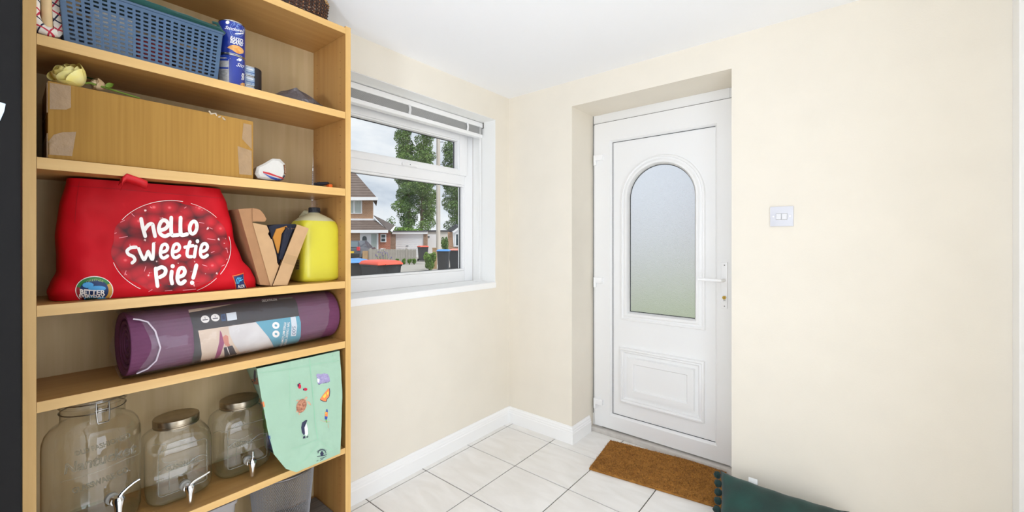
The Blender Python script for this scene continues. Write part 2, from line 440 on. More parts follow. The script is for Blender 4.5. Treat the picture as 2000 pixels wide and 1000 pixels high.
bar('transom', FX0, FX1, yL + .08, WY1 - .081, 1.568, 1.632)
def ringbars(nm, x0, x1, y0, y1, z0, z1, wdt, m='upvc', p=None, b=.003):
    mb = MB(); mb.box(x0, x1, y0, y1, z0, z0 + wdt, b); mb.box(x0, x1, y0, y1, z1 - wdt, z1, b); mb.box(x0, x1, y0, y0 + wdt, z0 + wdt, z1 - wdt, b); mb.box(x0, x1, y1 - wdt, y1, z0 + wdt, z1 - wdt, b)
    return obj(nm, mb, m, p or wn, smooth=True)
# fixed lower light: beads, gasket, pane
ringbars('glazing_bead', -.235, -.206, yL + .08, -.215, 1.007, 1.568, .013)
ringbars('gasket', -.237, -.228, yL + .09, -.225, 1.017, 1.558, .0045, 'gasket', b=.001)
obj('pane', MB().box(-.240, -.236, yL + .085, -.22, 1.01, 1.565), 'window_glass', wn)
# opening top light
sy0, sy1, sz0, sz1 = yL + .082, -.209, 1.625, 1.908
sh = bar('sash', -.25, -.183, sy1 - .066, sy1, sz0, sz1)
m2 = MB(); m2.box(-.25, -.183, sy0, sy1 - .066, sz0, sz0 + .034, .005); m2.box(-.25, -.183, sy0, sy1 - .066, sz1 - .058, sz1, .005); m2.box(-.25, -.183, sy0, sy0 + .06, sz0 + .034, sz1 - .058, .005)
obj('sash_rail', m2, 'upvc', sh, smooth=True)
ringbars('glazing_bead', -.232, -.196, sy0 + .06, sy1 - .064, sz0 + .033, sz1 - .056, .008, p=sh)
ringbars('gasket', -.2365, -.229, sy0 + .066, sy1 - .071, sz0 + .04, sz1 - .063, .004, 'gasket', sh, .001)
obj('pane', MB().box(-.240, -.236, sy0 + .06, sy1 - .07, sz0 + .034, sz1 - .058), 'window_glass', sh)
obj('sash_gap', MB().box(-.2005, -.1985, sy1 + .001, sy1 + .0035, sz0, sz1), 'gasket', sh)
c = onx(803, 322, -.175)
hd = obj('handle', MB().box(-.19, -.170, c.y - .06, c.y + .045, c.z - .009, c.z + .009, .006), 'upvc', sh, smooth=True)
obj('handle_base', MB().box(-.185, -.176, c.y - .03, c.y + .018, c.z - .011, c.z + .011, .003), 'upvc', hd, smooth=True)
obj('keyhole', MB().tube([(-.172, c.y - .01, c.z), (-.1695, c.y - .01, c.z)], .0028, 10), 'black_plain', hd)

# ------------------------------------------------------------------ venetian blind pulled right up
bl = thing('venetian_blind', (-.12, (WY0 + WY1) / 2, 1.87), 'white slatted blind pulled right up at the head of the window', 'blind')
by0, by1 = WY0 + .01, WY1 - .008
obj('headrail', MB().box(-.145, -.105, by0, by1, 1.944, 1.974, .003), 'white_paint', bl, smooth=True)
mat('slat_grey', (196, 196, 194), .4)
sm = MB().box(-.144, -.106, by0 + .004, by1 - .004, 0, .0018, .0006)
first = None
for k in range(13):
    zz = 1.9005 + k * .0034
    if first is None: first = obj('slat', MB().add([v + Vector((0, 0, zz)) for v in sm.v], sm.f), 'slat_grey', bl)
    else:
        q = first.copy(); COL.objects.link(q); q.parent = bl; q.location = (0, 0, k * .0034)
obj('bottom_rail', MB().box(-.146, -.104, by0 + .002, by1 - .002, 1.876, 1.8985, .004), 'white_paint', bl, smooth=True)
for px in (800, 913):
    c = onx(px, 210 if px == 800 else 255, -.103)
    mb = MB()
    for k in range(5): mb.tube([(-.1025, c.y + (k - 2) * .0035, 1.947), (-.100 + random.random() * .003, c.y + (k - 2) * .003 + .002, 1.92), (-.1025, c.y + (k - 2) * .0035, 1.895)], .0014, 5)
    obj('ladder_cord', mb, 'white_paint', bl)
cy = by1 - .03
mb = MB()
for k, (dy, zb) in enumerate(((0, .945), (.006, .945), (-.012, .99))):
    mb.tube([(-.101, cy, 1.95), (-.100, cy + dy, 1.6), (-.103, cy + dy * 1.5, 1.2), (-.108, cy + dy, zb)], .0013, 5)
obj('pull_cord', mb, 'white_paint', bl)
mb = MB()
pts = [(-.108 + .02 * sin(k * 1.3), cy - .01 + .05 * cos(k * .9) * (k % 3) / 2, .9395 + .004 * (k % 2)) for k in range(26)]
mb.tube(pts, .0014, 5)
obj('cord_coil', mb, 'white_paint', bl)
obj('end_cap', MB().box(-.15, -.10, by1, by1 + .005, 1.94, 1.978, .001), 'seam', bl)

# ------------------------------------------------------------------ front door
dr = thing('door_1', ((DX0 + DX1) / 2, .3, 0), 'white plastic front door with arched obscured glass', None, kind='structure')
YF, YL, YP = .262, .245, .259
fr = MB(); fr.box(DX0, DX0 + .06, YF, .33, .0, DZ1, .002); fr.box(DX1 - .06, DX1, YF, .33, .0, DZ1, .002)
fo = obj('frame', fr, 'upvc_door', dr, smooth=True)
obj('frame_head', MB().box(DX0 + .06, DX1 - .06, YF - .004, .33, 1.935, DZ1, .002), 'upvc_door', fo, smooth=True)
obj('threshold', MB().box(DX0, DX1, .222, .33, 0.0, .026, .004), mat('threshold_grey', (206, 201, 194), .5, var=.05, vscale=30), fo, smooth=True)
obj('seal_joint', MB().box(DX0 - .0005, DX0 + .0045, YF - .002, YF + .004, .1, DZ1), 'seam', fo)
obj('head_gap', MB().box(DX0 + .004, DX1, YF - .0055, YF - .003, 1.9405, 1.9465), 'seam', fo); obj('side_gap', MB().box(.4985, .5015, YF - .001, YF + .002, .03, 1.94), 'seam', fo)
lx0, lx1, lz0, lz1 = .502, 1.327, .034, 1.944
px0, px1, pz0, pz1 = .622, 1.209, .131, 1.812      # recessed panel
lf = obj('leaf', MB().box(lx0, lx1, YP + .012, .315, lz0, lz1), 'upvc_door', dr)
def member(nm, q):   # mitred members: q = 4 corners (outer0, outer1, inner1, inner0) in x,z
    o0, o1, i1, i0 = q
    cx, cz = (px0 + px1) / 2, (pz0 + pz1) / 2
    def sh(p, k): return (p[0] + (cx - p[0]) / abs(cx - p[0]) * k, p[1] + (cz - p[1]) / abs(cz - p[1]) * k)
    mb = MB()
    A = [(*o0, .30), (*o1, .30), (*sh(o1, .004), YL), (*sh(o0, .004), YL)]
    B = [(*sh(i0, -.012), YL), (*sh(i1, -.012), YL), (*i1, YP + .004), (*i0, YP + .004), (*i1, .30), (*i0, .30)]
    vs = [(p[0], p[2], p[1]) for p in A + B]
    mb.add(vs, [(0, 1, 2, 3), (3, 2, 5, 4), (4, 5, 6, 7), (7, 6, 8, 9), (9, 8, 1, 0), (0, 3, 4, 7, 9), (1, 8, 6, 5, 2)])
    return obj(nm, mb, 'upvc_door', lf)
member('stile', ((lx0, lz0), (lx0, lz1), (px0, pz1), (px0, pz0))); member('stile', ((lx1, lz0), (lx1, lz1), (px1, pz1), (px1, pz0)))
member('rail', ((lx0, lz1), (lx1, lz1), (px1, pz1), (px0, pz1))); member('rail', ((lx0, lz0), (lx1, lz0), (px1, pz0), (px0, pz0)))
mb = MB(); g = .0022
mb.box(px0, px0 + g, YP + .001, YP + .004, pz0, pz1); mb.box(px0, px1, YP + .001, YP + .004, pz0, pz0 + g); mb.box(px0, px1, YP + .001, YP + .004, pz1 - g, pz1)
obj('gasket', mb, 'gasket', lf)
# arch geometry from the photograph
a = ony(1229, 500, YP); b = ony(1357, 500, YP); zb_ = ony(1232, 609, YP).z; zt_ = ony(1291, 320, YP).z
gx0, gx1, gz0, gz1 = a.x, b.x, zb_, zt_
def arch(i, n=24):
    x0, x1, z0 = gx0 - i, gx1 + i, gz0 - i; R = (x1 - x0) / 2; zc = gz1 + i - R; cx = (x0 + x1) / 2
    return [(x0, z0), (x1, z0)] + [(cx + R * cos(pi * k / n), zc + R * sin(pi * k / n)) for k in range(n + 1)]
def moulding(nm, outline, prof, parent, close_inner=None):
    rings = [[(x, y, z) for x, z in outline(i)] for i, y in prof]
    return obj(nm, MB().rings(rings, False, False), 'upvc_door', parent, smooth=True)
hole = arch(.004); outer = [(px0 + .001, pz0), (px1, pz0), (px1, pz1), (px0 + .001, pz1)]
pp = [Vector((x, 0, z)) for x, z in outer]; hh = [Vector((x, 0, z)) for x, z in hole]
flat = pp + hh
tris = tessellate_polygon([pp, hh])
pn = MB().add([(v.x, YP + .004, v.z) for v in flat], [tuple(t_) for t_ in tris])
po = obj('panel', pn, 'upvc_door', lf)
# cut the leaf core behind the glass: replace by a ring
n_ = len(hole)
core = MB().add([(v.x, .29, v.z) for v in flat], [tuple(t_) for t_ in tris]); core.rings([[(x, YP + .004, z) for x, z in hole], [(x, .29, z) for x, z in hole]], False, False)
obj('panel_back', core, 'upvc_door', lf)
lf.data.clear_geometry()
cm = MB(); cm.box(lx0, lx1, .29, .315, lz0, pz0 + .02); cm.box(lx0, lx1, .29, .315, pz1 - .02, lz1); cm.box(lx0, px0 + .02, .29, .315, pz0, pz1); cm.box(px1 - .02, lx1, .29, .315, pz0, pz1)
o_ = wloc(lf); lf.data.from_pydata([tuple(v - o_) for v in cm.v], [], cm.f)
moulding('arch_moulding', arch, [(.055, YP + .004), (.051, YP - .009), (.042, YP - .012), (.037, YP - .005), (.030, YP - .007), (.022, YP - .016), (.010, YP - .016), (.003, YP - .006), (0, YP + .004), (0, YP + .026)], po)
ib = ony(1290, 640, YP)
gl = obj('glass', MB().prism(arch(.006), 1, YP + .016, YP + .020), None, lf)
def frosted():
    m = bpy.data.materials.new('obscured_glass'); m.use_nodes = True; nt = m.node_tree; nt.nodes.clear(); N = nt.nodes.new
    out = N('ShaderNodeOutputMaterial'); rf = N('ShaderNodeBsdfRefraction'); gs = N('ShaderNodeBsdfGlossy'); mx = N('ShaderNodeMixShader'); mx.inputs[0].default_value = .06
    rf.inputs['IOR'].default_value = 1.12; rf.inputs['Roughness'].default_value = .34; gs.inputs['Roughness'].default_value = .25; rf.inputs[0].default_value = (.97, .985, 1, 1)
    t = N('ShaderNodeTexCoord'); n = N('ShaderNodeTexNoise'); n.inputs['Scale'].default_value = 300; n.inputs['Detail'].default_value = 2; bp = N('ShaderNodeBump'); bp.inputs['Strength'].default_value = 1; bp.inputs['Distance'].default_value = .008
    nt.links.new(t.outputs['Object'], n.inputs['Vector']); nt.links.new(n.outputs['Fac'], bp.inputs['Height']); nt.links.new(bp.outputs[0], rf.inputs['Normal']); nt.links.new(bp.outputs[0], gs.inputs['Normal'])
    nt.links.new(rf.outputs[0], mx.inputs[1]); nt.links.new(gs.outputs[0], mx.inputs[2]); nt.links.new(mx.outputs[0], out.inputs[0])
    return m
gl.data.materials.append(frosted())
rg = [[(x, YP + .012, z) for x, z in arch(.001)], [(x, YP + .015, z) for x, z in arch(-.0035)]]
obj('gasket', MB().rings(rg, False, False), 'gasket', gl)
# lower raised panel: moulding and fielded centre
A = ony(1211, 677, YP); B = ony(1377, 826, YP); A2 = ony(1377, 704, YP)
rx0, rx1, rz0, rz1 = A.x, B.x, ony(1211, 784, YP).z, A.z
def rect(i): return [(rx0 - i, rz0 - i), (rx1 + i, rz0 - i), (rx1 + i, rz1 + i), (rx0 - i, rz1 + i)]
moulding('panel_moulding', rect, [(0, YP + .004), (-.004, YP - .013), (-.012, YP - .016), (-.018, YP - .007), (-.026, YP - .010), (-.034, YP + .003), (-.055, YP + .003)], po)
fm = MB(); fm.rings([[(x, y, z) for x, z in rect(i)] for i, y in [(-.050, YP + .004), (-.056, YP - .013), (-.088, YP - .014), (-.094, YP - .003)]], False, True)
obj('raised_field', fm, 'upvc_door', po)
# hinges
for py in (309, 547, 783):
    c = ony(1168, py, YL)
    h = obj('hinge', MB().box(c.x - .012, c.x + .036, YL - .018, YL + .004, c.z - .017, c.z + .017, .004), 'upvc', lf, smooth=True)
    obj('hinge_pin', MB().tube([(c.x - .017, YL - .010, c.z + .017), (c.x - .017, YL - .010, c.z - .046)], .0095, 12), 'upvc', h, smooth=True)
    obj('hinge_leaf', MB().box(c.x - .026, c.x - .012, YL - .002, YL + .014, c.z - .045, c.z + .016, .002), 'upvc', h, smooth=True)
# handle set
c0 = ony(1415, 512, YL); c1 = ony(1415, 603, YL); cm_ = ony(1415, 547, YL)
hp = obj('handle_plate', MB().box(cm_.x - .015, cm_.x + .015, YL - .010, YL, c1.z, c0.z, .004), 'upvc', lf, smooth=True)
lv = MB().tube([(cm_.x, YL, cm_.z), (cm_.x, YL - .045, cm_.z), (cm_.x - .006, YL - .053, cm_.z), (cm_.x - .02, YL - .055, cm_.z), (cm_.x - .115, YL - .052, cm_.z + .002)], [.009, .009, .0095, .009, .008], 12)
obj('lever', lv, 'upvc', hp, smooth=True)
ck = ony(1415, 581, YL - .01)
obj('key_barrel', MB().tube([(ck.x, YL - .008, ck.z), (ck.x, YL - .020, ck.z)], .009, 14), mat('brass', (196, 160, 70), .3, 1), hp, smooth=True)
obj('key_slot', MB().box(ck.x - .0012, ck.x + .0012, YL - .0205, YL - .0195, ck.z - .006, ck.z + .006), 'black_plain', hp)
obj('key_barrel_body', MB().box(ck.x - .004, ck.x + .004, YL - .017, YL - .009, ck.z - .019, ck.z - .008, .002), 'metal', hp)
for py in (518, 598):
    q = ony(1415, py, YL - .01)
    obj('screw', MB().tube([(q.x, YL - .010, q.z), (q.x, YL - .0108, q.z)], .003, 10), 'seam', hp)

# ------------------------------------------------------------------ light switch
sw = thing('light_switch', (1.535, 0, 1.308), 'white double light switch plate on the cream wall', 'light switch')
obj('plate', MB().box(1.492, 1.578, -.010, 0, 1.265, 1.351, .003), mat('switch_white', (214, 215, 222), .35), sw, smooth=True)
for k in (-1, 1):
    x = 1.535 + k * .0105
    mb = MB(); mb.add([(x - .009, -.010, 1.294), (x + .009, -.010, 1.294), (x + .009, -.010, 1.32), (x - .009, -.010, 1.32), (x - .009, -.0155, 1.295), (x + .009, -.0155, 1.295), (x + .009, -.012, 1.319), (x - .009, -.012, 1.319)],
           [(4, 5, 6, 7), (0, 4, 7, 3), (1, 2, 6, 5), (0, 1, 5, 4), (3, 7, 6, 2)])
    obj('rocker', mb, mat('rocker_white', (224, 224, 226), .3) if 'rocker_white' not in M else 'rocker_white', sw)
    obj('rocker_gap', MB().box(x - .0098, x + .0098, -.0103, -.0095, 1.2932, 1.3208), 'seam', sw)
    obj('screw', MB().tube([(1.535 + k * .0302, -.0095, 1.308), (1.535 + k * .0302, -.0108, 1.308)], .0032, 10), 'metal', sw)

# ------------------------------------------------------------------ coir doormat
dm_c = Vector((.985, .03, 0)); dm_a = radians(8)
dm = thing('doormat', dm_c, 'brown coir doormat lying in front of the white door', 'doormat')
mat('coir', (176, 122, 52), .95, rgb2=(140, 92, 34), vscale=35, bump=.5, bscale=300)
mat('coir_dark', (120, 84, 40), .95, rgb2=(96, 66, 32), vscale=9)
DL, DW = .62, .355
R = Matrix.Translation(dm_c) @ Matrix.Rotation(dm_a, 4, 'Z')
obj('backing', MB().box(-DL / 2, DL / 2, -DW / 2, DW / 2, .0005, .011, .002).xf(R), 'coir', dm)
fib = MB(); rnd = random.Random(3)
for k in range(15000):
    x = rnd.uniform(-DL / 2, DL / 2); y = rnd.uniform(-DW / 2, DW / 2)
    a = rnd.uniform(0, 2 * pi); h_ = rnd.uniform(.004, .009); w_ = .0011; lx, ly = rnd.gauss(0, .004), rnd.gauss(0, .004)
    fib.add([R @ Vector((x - w_ * cos(a), y - w_ * sin(a), .0105)), R @ Vector((x + w_ * cos(a), y + w_ * sin(a), .0105)), R @ Vector((x + lx, y + ly, .0105 + h_))], [(0, 1, 2)])
tag(obj('coir_pile', fib, mat('coir_fibre', (206, 146, 66), .9, rgb2=(120, 78, 30), vscale=120, detail=1), dm, fix=False), kind='stuff')

# ------------------------------------------------------------------ green cushion leaning on the wall
cu = thing('cushion', (1.53, -.2, 0), 'dark green velvet cushion with pompom edge on the floor by the door', 'cushion')
mat('velvet', (10, 66, 58), .75, sheen=.15, rgb2=(8, 46, 42), vscale=9, bump=.05, bscale=200)
mat('velvet_dark', (8, 44, 42), .85, sheen=.1)
L_, W_ = .46, .42
# local frame: u along the wall (+x), v down-forward, n normal
TL = Vector((1.302, -.052, .150)); u_ = Vector((1, .0, .0)); v_ = Vector((0.02, -.86, -.50)).normalized(); v_ = Vector((.03, -.30, -.13)).normalized(); n_v = u_.cross(v_) * -1
if n_v.z < 0: n_v = -n_v
NU, NV = 26, 22
def cush(u, v, s):
    k = (1 - abs(2 * u - 1) ** 3.2) * (1 - abs(2 * v - 1) ** 3.2)
    pin = .025 * (abs(2 * u - 1) ** 4) * (1 - abs(2 * v - 1) ** 2); pin2 = .03 * (abs(2 * v - 1) ** 4) * (1 - abs(2 * u - 1) ** 2)
    uu = u * L_ + (pin if u < .5 else -pin); vv = v * W_ + (pin2 if v < .5 else -pin2)
    return TL + u_ * uu + v_ * vv + n_v * (s * .058 * max(k, 0) ** .55) + n_v * .002 * sin(u * 31) * sin(v * 17)
cb = MB()
for s_ in (1, -1):
    b0 = len(cb.v)
    for i in range(NU + 1):
        for j in range(NV + 1): cb.v.append(cush(i / NU, j / NV, s_))
    for i in range(NU):
        for j in range(NV):
            q = (b0 + i * (NV + 1) + j, b0 + (i + 1) * (NV + 1) + j, b0 + (i + 1) * (NV + 1) + j + 1, b0 + i * (NV + 1) + j + 1)
            cb.f.append(q if s_ > 0 else q[::-1])
zmin = min(v.z for v in cb.v)
bm = bmesh.new(); vv_ = [bm.verts.new(p) for p in cb.v]; [bm.faces.new([vv_[k] for k in f]) for f in cb.f]
bmesh.ops.remove_doubles(bm, verts=bm.verts, dist=.0008)
for v in bm.verts:
    if v.co.z < .002: v.co.z = .002
    if v.co.y > -.018: v.co.y = -.018
cbm = MB().bm(bm)
obj('cover', cbm, 'velvet', cu, smooth=True, auto=False)
for k in range(10):
    p = cush(0, (k + .6) / 10, 1) + Vector((-.014, -.004, -.002))
    mb = MB().sphere(p, .0155, 12, 8)
    mb.v = [q + Vector((rnd.gauss(0, .0011), rnd.gauss(0, .0011), rnd.gauss(0, .0011))) for q in mb.v]
    if p.z > .017: obj('pompom', mb, 'velvet_dark', cu, smooth=True)
tg = ony(1464, 945, -.06)
mb = MB(); w3 = .017
P0 = cush(.29, .01, 1)
mb.add([P0 + Vector((-w3, 0, -.004)), P0 + Vector((w3, 0, -.004)), P0 + Vector((w3, .006, .022)), P0 + Vector((-w3, .006, .022)), P0 + Vector((w3 + .001, .012, -.004)), P0 + Vector((-w3 + .001, .012, -.004))], [(0, 1, 2, 3), (3, 2, 4, 5)])
obj('care_tag', mb, 'white_plain', cu, solid=.0005, fix=False)

# ================================================================== BOOKCASE
from mathutils import noise as NZ
BX0, BX1, BY0, BY1, BT = .02, .28, -2.102, -1.289, .0215
Z1, Z2, Z3, Z4, Z5, Z6 = 1.692, 1.401, 1.050, .822, .417, .135      # shelf tops, top to bottom
bc = thing('bookcase', ((BX0 + BX1) / 2, (BY0 + BY1) / 2, 0), 'tall beech veneer bookcase with open shelves beside the window', 'bookcase')
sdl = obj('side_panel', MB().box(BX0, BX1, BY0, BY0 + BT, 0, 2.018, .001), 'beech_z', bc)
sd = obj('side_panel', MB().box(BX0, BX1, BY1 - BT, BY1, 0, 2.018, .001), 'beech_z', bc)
for q_, y0_, y1_ in ((sdl, BY0, BY0 + BT), (sd, BY1 - BT, BY1)): obj('lit_edge', MB().box(BX1 - .0005, BX1 + .0008, y0_ + .0003, y1_ - .0003, .001, 2.0177), 'beech_lit_z', q_)  # pale front strips stand for light falling on the edges
pm = MB()
zz = .2
while zz < 1.95:
    for x in (BX0 + .035, BX1 - .038): pm.tube([(x, BY1 - BT + .0005, zz), (x, BY1 - BT - .0004, zz)], .0019, 8)
    zz += .032
tag(obj('peg_holes', pm, 'hole_dark', sd), kind='stuff')
iy0, iy1 = BY0 + BT, BY1 - BT
tb_ = obj('top_board', MB().box(BX0, BX1 - .001, iy0, iy1, 1.988, 2.012, .001), 'beech_y', bc); obj('lit_edge', MB().box(BX1 - .0015, BX1 + .0002, iy0, iy1, 1.9885, 2.0116), 'beech_edge', tb_)
for z, th in ((Z1, .026), (Z2, .028), (Z3, .027), (Z4, .026), (Z5, .022), (Z6, .022)):
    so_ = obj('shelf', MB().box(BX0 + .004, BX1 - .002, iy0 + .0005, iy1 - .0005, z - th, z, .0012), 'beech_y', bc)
    obj('lit_edge', MB().box(BX1 - .0026, BX1 - .0008, iy0 + .0005, iy1 - .0005, z - th + .0004, z - .0004), 'beech_edge', so_)
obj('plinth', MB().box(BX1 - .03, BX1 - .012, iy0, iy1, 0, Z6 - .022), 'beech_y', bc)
ed = [(BY0 + .003, .03), (BY1 - .003, .03), (BY1 - .003, 2.01), (BY0 + .003, 2.01)]
bk = [(BY0 + .003, .03), (iy1 + .01, .03), (iy1 + .01, Z3 - .12), (iy1 - .017, 1.12), (iy1 - .0125, 1.30), (iy1 - .001, 1.585), (iy1 + .01, 1.62), (iy1 + .01, 2.01), (BY0 + .003, 2.01)]
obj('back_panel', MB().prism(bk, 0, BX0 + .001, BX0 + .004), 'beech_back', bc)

# ---------------------------------------------------------------- generic loft for soft bags
def interp(tab, x):
    if x <= tab[0][0]: return tab[0][1]
    for (a, fa), (b, fb) in zip(tab, tab[1:]):
        if x <= b:
            t = (x - a) / (b - a); t = t * t * (3 - 2 * t) * .35 + t * .65
            return fa + (fb - fa) * t
    return tab[-1][1]
def soft_loft(zs, yl, yr, xf, xb, n=72, p=3.2, wr=.004, wsc=16, seed=0, skew=0, cap1=True):
    rings = []
    for z in zs:
        a, b, f, k = interp(yl, z), interp(yr, z), interp(xf, z), interp(xb, z)
        cy, cx, hy, hx = (a + b) / 2, (f + k) / 2, (b - a) / 2, (f - k) / 2
        r = []
        for i in range(n):
            t = 2 * pi * i / n; c, s = cos(t), sin(t)
            X = (abs(c) ** (2 / p)) * (1 if c > 0 else -1); Y = (abs(s) ** (2 / p)) * (1 if s > 0 else -1)
            q = Vector((cx + hx * X + skew * Y * (1 if X > 0 else 0), cy + hy * Y, z))
            q.x += wr * NZ.noise(Vector((q.y * wsc + seed, z * wsc, seed * 3.1))) * (1 if X > 0 else 0) + wr * .5 * NZ.noise(Vector((q.y * wsc * 2.7, z * wsc * 2.3, seed)))
            r.append(q)
        rings.append(r)
    return MB().rings(rings, True, cap1)

# ================================================================== TOP OF BOOKCASE: wicker basket
wk = thing('wicker_basket', (.135, -1.50, 2.0125), 'dark brown woven wicker basket on top of the bookcase', 'basket')
mat('wicker_dark', (88, 58, 44), .55, rgb2=(52, 34, 30), vscale=60, bump=.2, bscale=200)
mat('wicker_pale', (206, 168, 110), .6, rgb2=(170, 126, 72), vscale=60)
mat('wicker_mid', (176, 124, 84), .55, rgb2=(110, 66, 44), vscale=60)
wc = Vector((.135, -1.495, 2.0125))
def wpt(a, h, off=0):
    k = 1 + 1.15 * h * (1 - h * 2.2)
    return wc + Vector(((.098 * k + off) * cos(a), (.165 * k + off) * sin(a), h))
NS = 44
mb = MB()
for k in range(NS): mb.tube([wpt(2 * pi * k / NS, h) for h in (.004, .03, .06, .09, .118)], .0024, 5)
obj('stakes', mb, 'wicker_mid', wk, smooth=True)
md, ml = MB(), MB()
for r_ in range(17):
    h = .008 + r_ * .0062
    pts = [wpt(2 * pi * k / (NS * 4), h + .0008 * sin(k), .0036 * cos(pi * (k / 4 + r_ % 2))) for k in range(NS * 4)]
    md.tube(pts, .0028, 5, closed=True)
obj('woven_side', md, 'wicker_dark', wk, smooth=True)
for r_ in range(3):
    pts = [wpt(2 * pi * k / (NS * 4), .004 + r_ * .0042, .005 + .003 * cos(pi * (k / 4 + r_ % 2)) - .001 * r_) for k in range(NS * 4)]
    ml.tube(pts, .0030, 5, closed=True)
obj('base_rim', ml, 'wicker_pale', wk, smooth=True)
mt = MB()
for r_ in range(3):
    mt.tube([wpt(2 * pi * k / 120, .114 + .004 * sin(k * .8 + r_ * 2.1), .004 * cos(k * .8 + r_ * 2.1)) for k in range(120)], .0035, 5, closed=True)
obj('top_rim', mt, 'wicker_pale', wk, smooth=True)
obj('base', MB().add([wpt(2 * pi * k / 40, .003) for k in range(40)], [tuple(range(40))]), 'wicker_mid', wk, solid=.004, fix=False)

# ================================================================== SHELF 1
# ---- blue perforated basket
bb = thing('plastic_basket', (.16, -1.80, Z1), 'blue plastic basket with slotted sides on the top shelf', 'basket')
mat('blue_plastic', (66, 92, 120), .42, var=.04, vscale=8)
fB0 = onx(127, 80, .262); fB1 = onx(424, 152, .262); fT1 = onx(437, 74, .270)
yb0, yb1 = fB0.y, fB1.y; hB = .148; xb0, xb1 = .055, .262; fl_ = .012
def grid_panel(P00, P10, P11, P01, nc, nr, mu=.19, mv=.25, m0=.02, m1=.05):
    us = [0, m0]; vs = [0, m1]
    for c in range(nc):
        a = m0 + (1 - 2 * m0) * c / nc; b = m0 + (1 - 2 * m0) * (c + 1) / nc; us += [a + (b - a) * mu, b - (b - a) * mu]
    for c in range(nr):
        a = m1 + (1 - 2.4 * m1) * c / nr; b = m1 + (1 - 2.4 * m1) * (c + 1) / nr; vs += [a + (b - a) * mv, b - (b - a) * mv]
    us.append(1); vs.append(1)
    nu, nv = len(us), len(vs); V = []; Fc = []
    for u in us:
        for v in vs: V.append((P00 * (1 - u) + P10 * u) * (1 - v) + (P01 * (1 - u) + P11 * u) * v)
    for i in range(nu - 1):
        for j in range(nv - 1):
            if i >= 2 and (i - 2) % 2 == 0 and i < 2 + 2 * nc and j >= 2 and (j - 2) % 2 == 0 and j < 2 + 2 * nr: continue
            Fc.append((i * nv + j, (i + 1) * nv + j, (i + 1) * nv + j + 1, i * nv + j + 1))
    return V, Fc
def cor(sx, sy, top):
    k = fl_ if top else 0
    return Vector(((xb1 + k * .6) if sx else (xb0 - k * .6), (yb1 + k) if sy else (yb0 - k), Z1 + (hB if top else .001)))
for nm, a, b, nc in (('front_side', (1, 0), (1, 1), 20), ('back_side', (0, 0), (0, 1), 20), ('end_side', (0, 1), (1, 1), 9), ('end_side', (0, 0), (1, 0), 9)):
    mb = MB().add(*grid_panel(cor(*a, 0), cor(*b, 0), cor(*b, 1), cor(*a, 1), nc, 12))
    obj(nm, mb, 'blue_plastic', bb, solid=.0022, fix=False)
c4 = [cor(0, 0, 0), cor(1, 0, 0), cor(1, 1, 0), cor(0, 1, 0)]
obj('base', MB().add(c4, [(0, 1, 2, 3)]), 'blue_plastic', bb, solid=.002, fix=False)
rp = []
for (sx, sy) in ((0, 0), (1, 0), (1, 1), (0, 1)): rp.append(cor(sx, sy, 1))
mb = MB()
for k in range(4):
    a, b = rp[k], rp[(k + 1) % 4]; mb.tube([a, b], .0042, 8)
    mb.sphere(a, .0042, 8, 6)
obj('rim', mb, 'blue_plastic', bb, smooth=True)
# things seen through the slots
mat('packet_white', (226, 222, 214), .5, bump=.3, bscale=30); mat('packet_red', (150, 40, 38), .5); mat('packet_brown', (120, 88, 60), .7); mat('packet_dark', (42, 40, 44), .6)
for nm, y0, y1, x0, x1, h, m, lb in (('snack_packet', -1.985, -1.905, .13, .235, .120, 'packet_white', 'white crumpled packet inside the blue basket'), ('storage_tin', -1.895, -1.82, .10, .225, .085, 'packet_red', 'dark red tin inside the blue basket'),
                                 ('carton', -1.81, -1.735, .10, .225, .07, 'packet_brown', 'low brown carton inside the blue basket')):
    mb = MB().box(x0, x1, y0, y1, Z1 + .0025, Z1 + h, .008)
    if nm == 'snack_packet': mb.v = [p + Vector((.006 * NZ.noise(p * 40), .006 * NZ.noise(p * 40 + Vector((5, 1, 2))), 0)) for p in mb.v]
    tag(obj(nm, mb, m, base=((x0 + x1) / 2, (y0 + y1) / 2, Z1 + .0025), smooth=True), lb, nm.split('_')[-1])
# dark green folded cloth resting on the basket
mat('teal_felt', (16, 72, 66), .9, sheen=.3, bump=.1, bscale=150)
tw = thing('felt_pouch', (.16, -1.72, Z1 + hB), 'dark green felt pouch with loop lying across the blue basket', 'pouch')
zt = Z1 + hB + .0046
rings = []
A0, A1 = -1.99, -1.692
for k in range(21):
    y = A0 + (A1 - A0) * k / 20; hh_ = (.030 + .012 * (1 - k / 20)) * (1 - .5 * (k == 20)); r = []
    for i in range(20):
        t = 2 * pi * i / 20; c, s_ = cos(t), sin(t)
        r.append(Vector((.155 + .095 * (abs(c) ** .6) * (1 if c > 0 else -1), y + .008 * s_, zt + hh_ / 2 + hh_ / 2 * (abs(s_) ** .7) * (1 if s_ > 0 else -1) + .002 * NZ.noise(Vector((c * 2, y * 30, 0))) * (s_ > 0))))
    rings.append(r)
obj('body', MB().rings(rings), 'teal_felt', tw, smooth=True)
lp = [onx(p, q, .235) for p, q in ((415, 44), (424, 46), (430, 56), (431, 66), (428, 72))]
obj('loop', MB().tube(lp, .005, 8), 'teal_felt', tw, smooth=True)
lc = onx(414, 54, .20)
tag(obj('cork_coaster', MB().lathe([(.001, 0), (.034, .0), (.036, .004), (.034, .009), (.001, .009)], (0, 0, 0), 24).xf(Matrix.Translation((.11, iy0 + .44, Z1 + .03)) @ Matrix.Rotation(radians(70), 4, 'Y')), mat('cork', (206, 180, 130), .9, bump=.2, bscale=120), base=(.11, iy0 + .44, Z1)), 'pale cork disc behind the basket rim near the cans', 'coaster')

